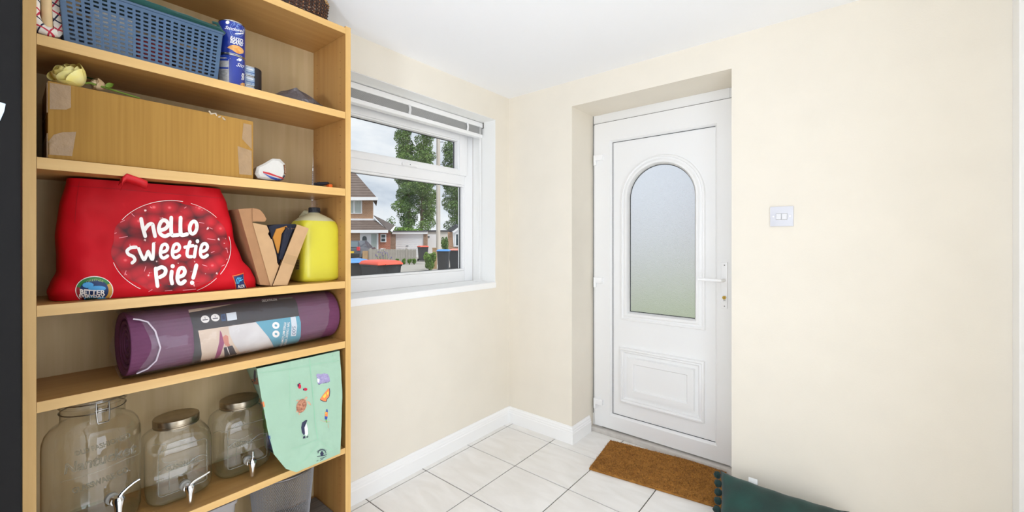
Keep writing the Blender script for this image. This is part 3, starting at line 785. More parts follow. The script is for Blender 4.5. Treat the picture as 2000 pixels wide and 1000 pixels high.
# ---- gingham lined basket at the left end
gb = thing('lined_basket', (.2, -2.05, Z1), 'small basket with checked cloth lining at the left end', 'basket')
def gingham():
    m = bpy.data.materials.new('checked_cloth'); m.use_nodes = True; nt = m.node_tree; b = nt.nodes['Principled BSDF']; N = nt.nodes.new
    t = N('ShaderNodeTexCoord'); mp = N('ShaderNodeMapping'); mp.inputs['Rotation'].default_value = (.5, .35, .2); s = N('ShaderNodeSeparateXYZ'); nt.links.new(t.outputs['Object'], mp.inputs[0]); nt.links.new(mp.outputs[0], s.inputs[0])
    prev = None
    for ax, sc_, ph, col, wd_ in ((1, 62, .0, (190, 50, 72), .09), (1, 62, .5, (44, 46, 66), .09), (2, 58, .2, (44, 46, 66), .09), (2, 58, .7, (200, 50, 70), .09)):
        ml_ = N('ShaderNodeMath'); ml_.operation = 'MULTIPLY_ADD'; ml_.inputs[1].default_value = sc_ / 2; ml_.inputs[2].default_value = ph; nt.links.new(s.outputs[ax], ml_.inputs[0])
        fr_ = N('ShaderNodeMath'); fr_.operation = 'FRACT'; nt.links.new(ml_.outputs[0], fr_.inputs[0]); lt = N('ShaderNodeMath'); lt.operation = 'LESS_THAN'; lt.inputs[1].default_value = wd_; nt.links.new(fr_.outputs[0], lt.inputs[0])
        mx = N('ShaderNodeMix'); mx.data_type = 'RGBA'; mx.inputs['B'].default_value = (*lin(col), 1)
        if prev is None: mx.inputs['A'].default_value = (*lin((232, 222, 208)), 1)
        else: nt.links.new(prev.outputs['Result'], mx.inputs['A'])
        nt.links.new(lt.outputs[0], mx.inputs['Factor']); prev = mx
    nt.links.new(prev.outputs['Result'], b.inputs['Base Color']); b.inputs['Roughness'].default_value = .9; M['gingham'] = m
gingham()
def pxs(pts, x): return [onx(p, q, x) for p, q in pts]
# cloth roll: left edge down to the shelf and up to the right (a hammock shape), wrapped round a pale wooden handle
mb = MB()
mb.tube(pxs([(70, -60), (69, -20), (70, 15), (70, 28), (73, 44), (82, 58), (98, 63), (112, 66)], .268), [.008, .0075, .007, .0065, .009, .013, .012, .010], 14)
obj('cloth_edge', mb, 'gingham', gb, smooth=True)
q = pxs([(101, -60), (102, 0), (102, 20), (104, 45), (106, 64), (108, 71), (116, 73), (122, 68), (123, 50), (124, 20), (122, -60)], .250)
qb = [p + Vector((-.15, 0, 0)) for p in q]
mb = MB().add(q + qb, [tuple(range(len(q))), tuple(range(2 * len(q) - 1, len(q) - 1, -1))] + [(i, len(q) + i, len(q) + (i + 1) % len(q), (i + 1) % len(q)) for i in range(len(q))])
mb.v = [p + Vector((.01 * NZ.noise(p * 30), 0, 0)) for p in mb.v]
obj('cloth_lining', mb, 'gingham', gb, smooth=True)
mb = MB().tube(pxs([(90, -70), (90, -20), (91, 20), (92, 50), (95, 60)], .262), .0095, 14)
obj('handle', mb, mat('pale_wood', (220, 188, 140), .6, var=.05, vscale=30), gb, smooth=True)
mb = MB().box(.06, .24, iy0 + .004, onx(128, 60, .25).y - .012, Z1 + .001, Z1 + .012, .003)
obj('base', mb, 'wicker_mid', gb)

# ---- tins
def can_at(name, x, px, pyc, R_, h, z, label, cat, group, n=40):
    v = ray(px, pyc); p = CAM + v * ((x - CAM.x) / v.x); c = Vector((x, p.y, z))
    o = thing(name, c, label, cat, group)
    return o, c
mat('can_blue', (26, 52, 150), .3, coat=.3); mat('can_steel', (190, 190, 188), .25, 1); mat('bean_orange', (226, 150, 70), .6, rgb2=(240, 190, 120), vscale=90, detail=2); mat('label_blue', (34, 66, 168), .4)
CR, CH = .0365, .109
def bean_can(z, label):
    o, c = can_at('food_can', .195, 453, 100, CR, CH, z, label, 'can', 'stacked blue food cans')
    body = MB().lathe([(CR - .0006, .003), (CR - .0003, .004), (CR, .006), (CR, CH - .006), (CR - .0003, CH - .004)], c, 48, False, False)
    bo = obj('label_sleeve', body, 'can_blue', o, smooth=True)
    obj('bottom_rim', MB().lathe([(.001, .0), (CR - .002, 0), (CR + .0006, .001), (CR + .0006, .003), (CR - .001, .0045)], c, 48), 'can_steel', o, smooth=True)
    obj('lid', MB().lathe([(CR - .001, CH - .0045), (CR + .0006, CH - .003), (CR + .0006, CH - .0005), (CR - .0015, CH), (CR - .003, CH - .003), (.001, CH - .003)], c, 48), 'can_steel', o, smooth=True)
    return o, c, bvh_of(body)
c1o, c1, cv1 = bean_can(Z1, 'lower blue can of baked beans standing on the top shelf')
c2o, c2, cv2 = bean_can(Z1 + CH, 'upper blue can of baked beans stacked on another can')
# upper can print
def Zc(x, y): return (400 + x / 5.885, 20 + y / 5.885)      # zoomed crop coordinates of the cans
decal('seal_dot', ell(*Zc(262, 140), 3.7, 3.5, 16), cv2, 'white_plain', c2o, .0005)
decal('emblem_ring', [r for r in stroke(ell(*Zc(372, 222), 14.3, 15.5, 24), .8, True)], cv2, mat('print_pale', (120, 150, 210), .4), c2o, .0005)
decal('emblem_ring', [r for r in stroke(ell(*Zc(372, 222), 11.2, 12, 24), .5, True)], cv2, 'print_pale', c2o, .0005)
decal('emblem_grain', [r for k in range(-2, 3) for r in stroke([Zc(372 + k * 4, 285), Zc(372 + k * 12, 200)], .5)], cv2, 'print_pale', c2o, .0005)
text_px('brand_lettering', 'Stockwell', *Zc(345, 218), 6.2, cv2, 'white_plain', c2o, ang=12, wide=39, shear=.35, bold=.01, off=.0007)
decal('brand_swash', [Zc(345, 268), Zc(385, 262), Zc(455, 262), Zc(438, 272), Zc(400, 278), Zc(345, 276)], cv2, 'white_plain', c2o, .0006)
text_px('product_lettering', 'BAKED', *Zc(366, 335), 6.6, cv2, 'white_plain', c2o, ang=17, wide=25, bold=.025, off=.0007)
text_px('product_lettering', 'BEANS', *Zc(366, 374), 6.6, cv2, 'white_plain', c2o, ang=17, wide=25, bold=.025, off=.0007)
decal('bean_picture', [Zc(258, 430), Zc(285, 408), Zc(330, 398), Zc(385, 408), Zc(430, 440), Zc(447, 470), Zc(440, 495), Zc(400, 505), Zc(360, 490), Zc(310, 455)], cv2, 'bean_orange', c2o, .0006, 3)
# lower can: turned round, the small print panel showing on the left
decal('facts_panel', [Zc(172, 495), Zc(278, 500), Zc(280, 842), Zc(160, 800), Zc(168, 640)], cv1, mat('label_grey', (214, 212, 208), .5, rgb2=(190, 188, 186), vscale=140), c1o, .0008, 3)
for (y0, y1) in ((505, 540), (556, 578), (655, 672)):
    decal('facts_band', [Zc(172, y0), Zc(274, y0 + 3), Zc(274, y1 + 4), Zc(172, y1)], cv1, 'label_blue', c1o, .0014, 3)
decal('facts_lines', [r for k in range(8) for r in stroke([Zc(186, 690 + k * 14), Zc(262, 698 + k * 15)], .55)], cv1, 'seam', c1o, .0014)
decal('seal_dot', ell(*Zc(404, 567), 3.4, 3.5, 16), cv1, 'white_plain', c1o, .0005)
decal('emblem_ring', [r for r in stroke(ell(*Zc(472, 622), 8, 15, 16, 100, 260), .7)], cv1, 'print_pale', c1o, .0005)
text_px('brand_lettering', 'Sto', *Zc(408, 632), 7, cv1, 'white_plain', c1o, ang=14, wide=15, shear=.35, bold=.01, off=.0007)
text_px('product_lettering', 'B', *Zc(437, 745), 6, cv1, 'white_plain', c1o, ang=17, wide=5, bold=.02, off=.0007)
text_px('product_lettering', 'B', *Zc(437, 783), 6, cv1, 'white_plain', c1o, ang=17, wide=5, bold=.02, off=.0007)
decal('bean_picture', [Zc(402, 850), Zc(430, 832), Zc(455, 838), Zc(458, 872), Zc(430, 868)], cv1, 'bean_orange', c1o, .0006, 3)
# multipack of three flat fish tins in a sleeve
mat('tin_label', (150, 172, 196), .35, rgb2=(205, 214, 222), vscale=45, detail=1); mat('tin_blue', (40, 84, 150), .4)
TR, TH = .042, .0335
for k in range(3):
    lb = ('bottom', 'middle', 'top')[k] + ' pale blue flat tin in the shrink wrapped stack of three'
    o, c = can_at('fish_tin', .155, 482, 150, TR, TH, Z1 + k * TH, lb, 'tin', 'flat tins beside the blue cans')
    body = MB().lathe([(TR - .001, .003), (TR - .0005, .005), (TR - .0005, TH - .005), (TR - .001, TH - .003)], c, 40, False, False)
    obj('label_sleeve', body, 'tin_label', o, smooth=True)
    obj('bottom_rim', MB().lathe([(.001, 0), (TR - .002, 0), (TR, .001), (TR, .003), (TR - .001, .004)], c, 40), 'can_steel', o, smooth=True)
    obj('lid', MB().lathe([(TR - .001, TH - .004), (TR, TH - .003), (TR, TH - .001), (TR - .002, TH - .0003), (.001, TH - .002)], c, 40), 'can_steel', o, smooth=True)
    bv = bvh_of(body); yy = 131 + 18 * (2 - k)
    decal('label_mark', ell(504, yy + 8, 3.2, 4.2, 14), bv, 'tin_blue', o, .0005)
    decal('label_line', stroke([(481, yy + 9), (497, yy + 13)], 1.2), bv, 'tin_blue', o, .0005)
    decal('label_line', stroke([(482, yy + 3), (494, yy + 6)], 1.6), bv, 'white_plain', o, .0005)
sl = MB(); cc = c + Vector((0, 0, -2 * TH))
arc = [cc + Vector(((TR + .0012) * cos(radians(a_)), (TR + .0012) * sin(radians(a_)), 0)) for a_ in range(14, 100, 6)]
sl.add([p for p in arc] + [p + Vector((0, 0, 3 * TH)) for p in arc], [(i, i + 1, len(arc) + i + 1, len(arc) + i) for i in range(len(arc) - 1)])
tag(obj('cardboard_sleeve', sl, 'packet_dark', base=cc, solid=.001, fix=False), 'dark band wrapped round the right side of the three tins', 'sleeve')
# dark crumpled bag
zs = [Z1 + .001, Z1 + .008, Z1 + .02, Z1 + .034, Z1 + .046, Z1 + .055]
yA, yB = -1.545, -1.325
gbag = soft_loft(zs, [(Z1, yA + .01), (Z1 + .012, yA), (Z1 + .035, yA + .03), (Z1 + .055, yA + .06)], [(Z1, yB - .005), (Z1 + .012, yB), (Z1 + .025, yB - .03), (Z1 + .04, yB - .08), (Z1 + .055, yB - .12)], [(Z1, .25), (Z1 + .012, .258), (Z1 + .055, .225)], [(Z1, .10), (Z1 + .012, .09), (Z1 + .055, .16)], 48, 2.3, .02, 30, 4)
gbag.v = [p + Vector((0, 0, .007 * NZ.noise(p * 42))) if p.z > Z1 + .004 else p for p in gbag.v]
o = obj('plastic_bag', gbag, mat('bag_grey', (88, 80, 80), .35, bump=.4, bscale=60), base=(.13, -1.43, Z1), smooth=True)
tag(o, 'dark grey crumpled plastic bag at the right of the top shelf', 'bag')

# ================================================================== SHELF 2
mat('card', (170, 127, 56), .85, rgb2=(160, 117, 48), vscale=2.5, stretch=(1, 60, 1), detail=2); mat('tape', (158, 128, 92), .35, bump=.25, bscale=60, var=.06, vscale=40)
xF = .273
pTL, pTR, pBR, pBL = onx(93, 157, xF), onx(495, 237, xF), onx(495, 349, xF), onx(91, 308, xF)
yA, yB, zT = pTL.y, pTR.y, (pTL.z + pTR.z) / 2
cb_ = thing('cardboard_box', (.17, (yA + yB) / 2, Z2), 'long brown cardboard box patched with tape on the second shelf', 'box')
XB = .055
def cbox(): return MB().box(XB, xF, yA, yB, Z2 + .0005, zT, .003)
core = cbox(); obj('carton', core, 'card', cb_, smooth=True)
cbv = bvh_of(core)
def Zb(x, y): return (x / 2.857, y / 2.857)
decal('tape', [Zb(278, 462), Zb(396, 480), Zb(396, 600), Zb(370, 612), Zb(278, 610)], cbv, 'tape', cb_, .0008)
decal('tape', [Zb(262, 800), Zb(300, 752), Zb(350, 738), Zb(425, 736), Zb(402, 872), Zb(262, 862)], cbv, 'tape', cb_, .0008)
decal('tape', [Zb(1358, 688), Zb(1403, 697), Zb(1404, 833), Zb(1350, 775)], cbv, 'tape', cb_, .0008)
decal('tape', [Zb(1325, 815), Zb(1404, 842), Zb(1404, 978), Zb(1335, 972)], cbv, 'tape', cb_, .0008)
q = MB().box(XB + .02, xF - .002, yA - .0012, yA, Z2 + .11, zT - .005); q.box(XB + .02, xF - .002, yA - .0012, yA, Z2 + .002, Z2 + .06)
obj('tape_end', q, 'tape', cb_)
obj('lid_seam', MB().box((XB + xF) / 2 - .001, (XB + xF) / 2 + .001, yA, yB, zT - .0005, zT + .0003), 'seam', cb_)
# scrap of twisted clear tape on the box top edge
pts = [onx(408 + k * 4.2, 221 + k * 1.9 + 2 * sin(k * 2), xF - .001) + Vector((.004 * sin(k * 3), 0, .004 + .003 * cos(k * 2))) for k in range(9)]
tag(obj('tape_scrap', MB().tube(pts, .0026, 6), mat('tape_clear', (198, 182, 158), .25), base=pts[0], smooth=True), 'twisted scrap of clear tape on the top edge of the cardboard box', 'tape')
# roses
mat('petal_yellow', (249, 233, 132), .6, rgb2=(251, 241, 172), vscale=30, sss=.1); mat('petal_pale', (236, 216, 180), .6, rgb2=(214, 180, 130), vscale=40); mat('stem_green', (120, 150, 50), .6); mat('leaf_green', (46, 84, 30), .6)
def rose(name, centre, axis, R_, m, label, open_=1.0, seed=1):
    o = thing(name, centre, label, 'flower', 'cut roses on the cardboard box')
    rn = random.Random(seed)
    ax = Vector(axis).normalized(); sx = ax.orthogonal().normalized(); sy = ax.cross(sx)
    for ring, (cnt, r0, ph1, curl) in enumerate(((3, .34, .93, 0), (3, .52, .86, .05), (4, .72, .78, .12), (5, .90, .70, .25), (5, 1.02, .60, .45))):
        for k in range(cnt):
            a0 = 2 * pi * (k + .37 * ring + rn.uniform(-.12, .12)) / cnt; V = []; nu, nv = 8, 8; half = pi / cnt * 1.4
            top = ph1 + rn.uniform(-.05, .05)
            for i in range(nu):
                for j in range(nv):
                    u = i / (nu - 1) * 2 - 1; v = j / (nv - 1)
                    w_ = half * u * (.35 + .65 * sin(pi * min(1, .12 + v * .66)))
                    ph = pi * (.06 + (top - .06) * v - .07 * u * u * v)
                    rr = R_ * r0 * open_ * sin(ph) * (1 + curl * .55 * v ** 3) + R_ * .03 * sin(5 * u + ring + k) * v
                    hh = R_ * (.55 + .5 * r0) * -cos(ph) * (1 - curl * .25 * v ** 3)
                    V.append(Vector(centre) + (sx * cos(a0 + w_) + sy * sin(a0 + w_)) * rr + ax * hh)
            Fc = [(i * nv + j, (i + 1) * nv + j, (i + 1) * nv + j + 1, i * nv + j + 1) for i in range(nu - 1) for j in range(nv - 1)]
            obj('petal', MB().add(V, Fc), m, o, smooth=True, auto=False, fix=False, subsurf=1)
    return o
ct = zT
r1c = onx(133, 146, .235); r1c.z = max(r1c.z, ct + .031)
r1 = rose('rose', r1c, (.35, -.55, .55), .0315, 'petal_yellow', 'pale yellow rose head at the left end of the cardboard box', 1.0, 2)
r2c = onx(190, 163, .215); r2c.z = max(r2c.z - .003, ct + .012)
r2 = rose('rose', r2c, (.3, -.8, .2), .017, 'petal_pale', 'small faded cream rose bud beside the yellow rose', .8, 5)
st = [r1c + Vector((-.012, .02, -.014)), onx(175, 162, .225), onx(208, 172, .225), onx(240, 182, .23), onx(273, 192, .235)]
for p in st: p.z = max(p.z, ct + .0035)
obj('stem', MB().tube(st, [.003, .0028, .0026, .0022, .002], 8), 'stem_green', r1, smooth=True)
def leaf(nm, p, d_, n_, L, W, parent, m='leaf_green'):
    d_ = Vector(d_).normalized(); s_ = d_.cross(Vector(n_)).normalized(); u_2 = s_.cross(d_)
    V = []; 
    for i in range(7):
        t = i / 6; w2 = W * sin(pi * t) ** .8
        V += [Vector(p) + d_ * L * t - s_ * w2 + u_2 * .003, Vector(p) + d_ * L * t + u_2 * (-.001), Vector(p) + d_ * L * t + s_ * w2 + u_2 * .003]
    Fc = []
    for i in range(6):
        for j in range(2): Fc.append((i * 3 + j, i * 3 + j + 1, i * 3 + j + 4, i * 3 + j + 3))
    obj(nm, MB().add(V, Fc), m, parent, smooth=True, auto=False, fix=False)
leaf('leaf', onx(163, 150, .205), (.02, 1, -.12), (.3, 0, 1), .035, .008, r1)
leaf('leaf', onx(206, 170, .23), (.3, .8, .5), (1, 0, .4), .020, .007, r2, 'stem_green')
# white flour packet lying on its side
pk = thing('paper_packet', (.2, -1.49, Z2), 'white folded packet with red and blue stripes right of the box', 'packet')
mat('paper_white', (206, 202, 194), .7, bump=.35, bscale=45)
ol = [(498, 326), (515, 318), (530, 309), (545, 310), (555, 320), (557, 338), (553, 350), (540, 353), (520, 352), (500, 349), (494, 340)]
P3 = [onx(p + 2, q, .245) for p, q in ol]
for p in P3: p.z = max(p.z, Z2 + .001)
cen = sum(P3, Vector()) / len(P3)
rings = []
for k, (sc_, dx) in enumerate(((.78, .010), (.96, .004), (1, -.012), (.99, -.09), (.8, -.105))):
    rings.append([Vector((.245 + dx, cen.y + (p.y - cen.y) * sc_ - dx * .2, max(Z2 + .001, cen.z + (p.z - cen.z) * sc_))) for p in P3])
pmb = MB().rings(rings)
obj('wrapper', pmb, 'paper_white', pk)
pbv = bvh_of(pmb)
def Zp(x, y): return (480 + x / 9.09, 290 + y / 9.09)
decal('red_stripe', [Zp(300, 405), Zp(420, 430), Zp(560, 485), Zp(690, 525), Zp(670, 545), Zp(550, 505), Zp(310, 435)], pbv, mat('stripe_red', (190, 40, 50), .5), pk, .001, 3)
decal('blue_stripe', [Zp(295, 430), Zp(430, 490), Zp(560, 530), Zp(665, 550), Zp(560, 572), Zp(440, 530)], pbv, mat('stripe_blue', (50, 80, 160), .5), pk, .001, 3)
decal('dark_edge', [Zp(690, 470), Zp(735, 515), Zp(720, 545), Zp(680, 545)], pbv, mat('stripe_navy', (40, 40, 70), .5), pk, .001, 3)
decal('end_picture', stroke([Zp(690, 300), Zp(712, 380), Zp(712, 450)], 3), pbv, mat('stripe_orange', (150, 90, 40), .6), pk, .001, 3)
# black strap with orange clip
gd = thing('strap_clip', (.22, -1.36, Z2), 'small black strap coil with an orange clip on the second shelf', 'strap')
c = onx(630, 360, .20)
mb = MB()
for k in range(5):
    a_ = k * 1.1
    mb.tube([Vector((.19 + .012 * cos(a_ + t * .6) + k * .004, c.y - .012 + .016 * sin(a_ + t * .6) + .003 * k, Z2 + .006 + .0016 * t + .002 * k)) for t in range(7)], .0055, 7)
mb.tube([(.16, c.y - .045, Z2 + .004), (.18, c.y - .03, Z2 + .006), (.19, c.y - .01, Z2 + .010)], .004, 6)
obj('strap', mb, mat('strap_black', (30, 30, 38), .8), gd, smooth=True)
ox = onx(645, 362, .225)
obj('clip', MB().box(.205, .232, ox.y - .008, ox.y + .006, Z2 + .0005, Z2 + .017, .002), mat('clip_orange', (238, 106, 30), .45), gd, smooth=True)

# ================================================================== SHELF 3: red shopping bag
rb = thing('shopping_bag', (.17, -1.83, Z3), 'big red shopping bag printed with a cherry pie on the middle shelf', 'bag')
mat('bag_red', (202, 8, 28), .62, spec=.25, rgb2=(184, 4, 20), vscale=7, bump=.10, bscale=24)
def side(pts, x): return sorted([(onx(p, q, x).z, onx(p, q, x).y) for p, q in pts])
Lb = side([(136, 348), (121, 400), (113, 459), (116, 500), (116, 535), (103, 557), (95, 576), (100, 589)], .235)
Rb = side([(441, 365), (453, 395), (466, 465), (479, 508), (495, 527), (505, 550), (507, 563)], .255)
zt0, zb0 = 1.3665, Z3 + .001
Lb = [(max(zb0, min(zt0, z)), y) for z, y in Lb]; Rb = [(max(zb0, min(zt0, z)), y) for z, y in Rb]
zs = [zb0 + (zt0 - zb0) * (k / 44) ** 1.0 for k in range(45)]
bag = soft_loft(zs, Lb, Rb, [(zb0, .258), (zb0 + .03, .272), (zb0 + .1, .262), (zb0 + .2, .24), (zt0, .218)], [(zb0, .07), (zb0 + .1, .06), (zt0, .10)], 260, 5.0, .011, 9, 2, skew=.012)
obj('body', bag, 'bag_red', rb, smooth=True)
bv = bvh_of(bag)
hp_ = [onx(p, q, .283) for p, q in ((238, 356), (241, 345), (248, 339), (262, 344), (276, 349), (288, 354))]
mb = MB()
V = []
for p in hp_: V += [p + Vector((-.05, 0, -.004)), p + Vector((-.02, 0, .0)), p + Vector((.0, 0, 0)), p + Vector((.003, 0, -.008)), p + Vector((-.02, 0, -.02))]
mb.add(V, [(i * 5 + j, i * 5 + (j + 1), (i + 1) * 5 + (j + 1), (i + 1) * 5 + j) for i in range(len(hp_) - 1) for j in range(4)])
obj('handle', mb, mat('strap_red', (214, 22, 34), .55), rb, smooth=True, solid=.0012, fix=False, auto=False)
def Zr(x, y): return (90 + x / 3.449, 320 + y / 3.449)
def ZR(pts): return [Zr(*p) for p in pts]
# hem seam and centre seam
decal('hem_seam', stroke(ZR([(150, 150), (420, 165), (760, 195), (1225, 235)]), .5), bv, mat('seam_red', (140, 6, 20), .6), rb, .0008)
decal('side_seam', stroke(ZR([(225, 120), (205, 260), (195, 400)]), .6), bv, 'seam_red', rb, .0008)
# the printed pie
def cherries():
    m = bpy.data.materials.new('cherry_print'); m.use_nodes = True; nt = m.node_tree; b = nt.nodes['Principled BSDF']; N = nt.nodes.new
    t = N('ShaderNodeTexCoord'); v = N('ShaderNodeTexVoronoi'); v.inputs['Scale'].default_value = 30; v.feature = 'F1'
    nt.links.new(t.outputs['Object'], v.inputs['Vector']); r = N('ShaderNodeValToRGB'); nt.links.new(v.outputs['Distance'], r.inputs[0])
    el = r.color_ramp.elements; el[1].position = .9; el[1].color = (*lin((58, 2, 10)), 1); el[0].position = .04; el[0].color = (*lin((240, 110, 112)), 1)
    for p_, c_ in ((.15, (206, 24, 40)), (.45, (170, 10, 26))):
        k = el.new(p_); k.color = (*lin(c_), 1)
    n = N('ShaderNodeTexNoise'); n.inputs['Scale'].default_value = 70; n.inputs['Detail'].default_value = 3; nt.links.new(t.outputs['Object'], n.inputs['Vector'])
    g = N('ShaderNodeValToRGB'); g.color_ramp.elements[0].position = .69; g.color_ramp.elements[1].position = .74; nt.links.new(n.outputs['Fac'], g.inputs[0])
    mx = N('ShaderNodeMix'); mx.data_type = 'RGBA'; mx.inputs['B'].default_value = (*lin((250, 215, 210)), 1); nt.links.new(g.outputs[0], mx.inputs['Factor']); nt.links.new(r.outputs[0], mx.inputs['A'])
    nt.links.new(mx.outputs['Result'], b.inputs['Base Color']); b.inputs['Roughness'].default_value = .6; return m
import math as _m
pie = []
for k in range(72):
    a_ = 2 * pi * k / 72; rr = 1 + .018 * sin(11 * a_) + .012 * sin(7 * a_ + 1)
    pie.append(Zr(838 + 398 * rr * cos(a_), 560 + 304 * rr * sin(a_)))
decal('pie_picture', pie, bv, cherries(), rb, .0008, 6)
mat('print_white', (246, 240, 234), .45); mat('print_pink', (240, 150, 160), .45)
rim = lambda a0, a1, w_: stroke([Zr(838 + 404 * cos(radians(a_)), 566 + 318 * sin(radians(a_))) for a_ in range(a0, a1 + 1, 6)], w_)
decal('pie_rim', rim(216, 282, 1.0) + rim(-14, 34, 1.0) + rim(120, 164, 1.0) + rim(40, 64, .7) + rim(290, 320, .6), bv, 'print_white', rb, .0012)
glint = []
for p in (((500, 395), (530, 380)), ((700, 290), (715, 300)), ((1085, 505), (1140, 512)), ((1215, 565), (1222, 600)), ((530, 735), (545, 750)), ((540, 720), (530, 750)), ((660, 725), (672, 690)), ((920, 850), (1010, 842)), ((690, 860), (715, 845)), ((800, 855), (850, 850)), ((460, 470), (475, 465)), ((1050, 680), (1085, 690)), ((1180, 690), (1205, 680)), ((575, 335), (595, 355)), ((930, 300), (945, 290)), ((490, 500), (550, 490)), ((1100, 430), (1120, 440)), ((1030, 395), (1065, 400)), ((1110, 600), (1135, 590))):
    glint += stroke(ZR(p), 1.1)
tag(decal('pie_glints', glint, bv, 'print_pink', rb, .0013), kind='stuff')
BW = 27 / 3.449
L_h = [[(640, 372), (652, 430), (668, 488)], [(660, 452), (690, 412), (716, 408), (724, 440), (734, 488)]]
L_e = [[(764, 448), (800, 440), (822, 412), (806, 384), (778, 388), (760, 430), (768, 470), (798, 488), (826, 478)]]
L_l1 = [[(843, 364), (842, 430), (846, 478), (864, 482), (888, 480)]]
L_l2 = [[(906, 364), (904, 430), (908, 476), (926, 480), (948, 474)]]
L_s = [[(606, 562), (572, 566), (545, 586), (556, 610), (588, 626), (598, 650), (580, 668)]]
L_w = [[(624, 572), (640, 612), (660, 646), (676, 618), (688, 590), (700, 620), (716, 644), (722, 600), (724, 540)]]
def e2(x, y, w_, h): return [[(x, y), (x + w_ * .75, y - h * .12), (x + w_, y - h * .38), (x + w_ * .72, y - h * .6), (x + w_ * .2, y - h * .5), (x - w_ * .05, y), (x + w_ * .1, y + h * .32), (x + w_ * .5, y + h * .4), (x + w_ * 1.0, y + h * .25)]]
def o1(cx, cy, rx, ry): return [(cx + rx * cos(t * pi / 4) - .12 * ry * sin(t * pi / 4), cy + ry * sin(t * pi / 4)) for t in range(8)]
S = []
for st_ in L_h + L_e + L_l1 + L_l2: S += stroke(ZR(st_), BW * .95)
S += stroke(ZR(o1(990, 430, 24, 42)), BW * .9, True)
for st_ in L_s + L_w + e2(772, 598, 46, 92) + e2(852, 596, 46, 92) + [[(968, 526), (950, 590), (954, 622), (980, 626)], [(934, 562), (988, 552)], [(1008, 556), (998, 628)]] + e2(1040, 594, 46, 92): S += stroke(ZR(st_), BW * .82)
S.append(ell(*Zr(1018, 522), 3.6, 4, 14))
for st_ in [[(738, 706), (742, 760), (750, 822)], [(742, 712), (778, 696), (804, 712), (798, 744), (766, 764)], [(846, 726), (842, 770), (848, 804)]] + e2(886, 764, 48, 104) + [[(1012, 684), (1002, 726), (990, 768)]]: S += stroke(ZR(st_), BW * .95)
S.append(ell(*Zr(852, 690), 4.2, 4.2, 14)); S.append(ell(*Zr(983, 800), 4.2, 4, 14))
decal('slogan_lettering', S, bv, 'print_white', rb, .0016, 5, 'white brush lettering reading hello sweetie pie')
# round badge
def ring_poly(cx, cy, rx, ry, r0, a0, a1): return ell(cx, cy, rx, ry, 20, a0, a1) + ell(cx, cy, rx * r0, ry * r0, 20, a1, a0)
bx, by = Zr(325, 852); brx, bry = 122 / 3.449, 90 / 3.449
by -= 0
def clipb(P):
    out = []
    for (x, y) in P: out.append((x, min(y, 590.2 - (x - 95) * .052)))
    return out
decal('badge_rim', clipb(ell(bx, by, brx * 1.05, bry * 1.06, 40)), bv, 'print_white', rb, .0010, 3)
decal('badge_ring', clipb(ell(bx, by, brx * 1.0, bry * 1.0, 40)), bv, mat('badge_red', (150, 30, 40), .5), rb, .0016, 3)
decal('badge_ring', clipb(ring_poly(bx, by, brx, bry, .68, 195, 330)), bv, mat('badge_green', (52, 122, 60), .5), rb, .0022, 3)
decal('badge_ring', clipb(ring_poly(bx, by, brx, bry, .68, -30, 60)), bv, mat('badge_gold', (198, 146, 60), .5), rb, .0022, 3)
decal('badge_globe', clipb(ell(bx, by, brx * .79, bry * .80, 36)), bv, mat('badge_navy', (20, 48, 96), .5), rb, .0028, 3)
decal('badge_land', [clipb(ell(*Zr(285, 815), 11, 5.5, 14)), clipb(ell(*Zr(345, 838), 17, 5, 14)), clipb(ell(*Zr(305, 905), 14, 4.5, 14)), clipb(ell(*Zr(370, 905), 10, 4, 12))], bv, mat('badge_sky', (80, 160, 214), .5), rb, .0035, 3)
text_px('badge_lettering', 'BETTER', *Zr(315, 858), 8.2, bv, 'print_white', rb, ang=2, wide=50, bold=.03, off=.0050)
text_px('badge_lettering', 'EVERYDAY', *Zr(310, 884), 5.6, bv, 'print_white', rb, ang=2, wide=51, bold=.03, off=.0050)
text_px('badge_lettering', 'GREENER', *Zr(330, 782), 4.0, bv, mat('badge_lime', (160, 190, 100), .5), rb, wide=34, arc=34, off=.0034)
# shop mark
A4 = ZR([(1254, 754), (1294, 745), (1328, 734), (1334, 792), (1354, 838), (1314, 843), (1278, 852), (1272, 802)])
cxm, cym = Zr(1304, 794)
sc4 = lambda k: [(cxm + (p[0] - cxm) * k, cym + (p[1] - cym) * k) for p in A4]
decal('mark_border', A4, bv, mat('mark_orange', (232, 140, 40), .45), rb, .0010, 3)
decal('mark_border_red', sc4(.93), bv, mat('mark_red', (200, 40, 40), .45), rb, .0018, 3)
decal('mark_field', sc4(.86), bv, mat('mark_navy', (22, 40, 92), .45), rb, .0027, 3)
decal('mark_lines', [r for k in range(3) for r in stroke(ZR([(1276 + k * 9, 802), (1282 + k * 10, 774 + k * 2), (1292 + k * 9, 766)]), 1.4)] + stroke(ZR([(1304, 784), (1320, 778)]), 1.4), bv, mat('mark_cyan', (80, 180, 220), .45), rb, .0036, 3)
text_px('mark_lettering', 'ALDI', *Zr(1310, 820), 6.0, bv, 'print_white', rb, ang=-6, wide=13, bold=.03, off=.0040)

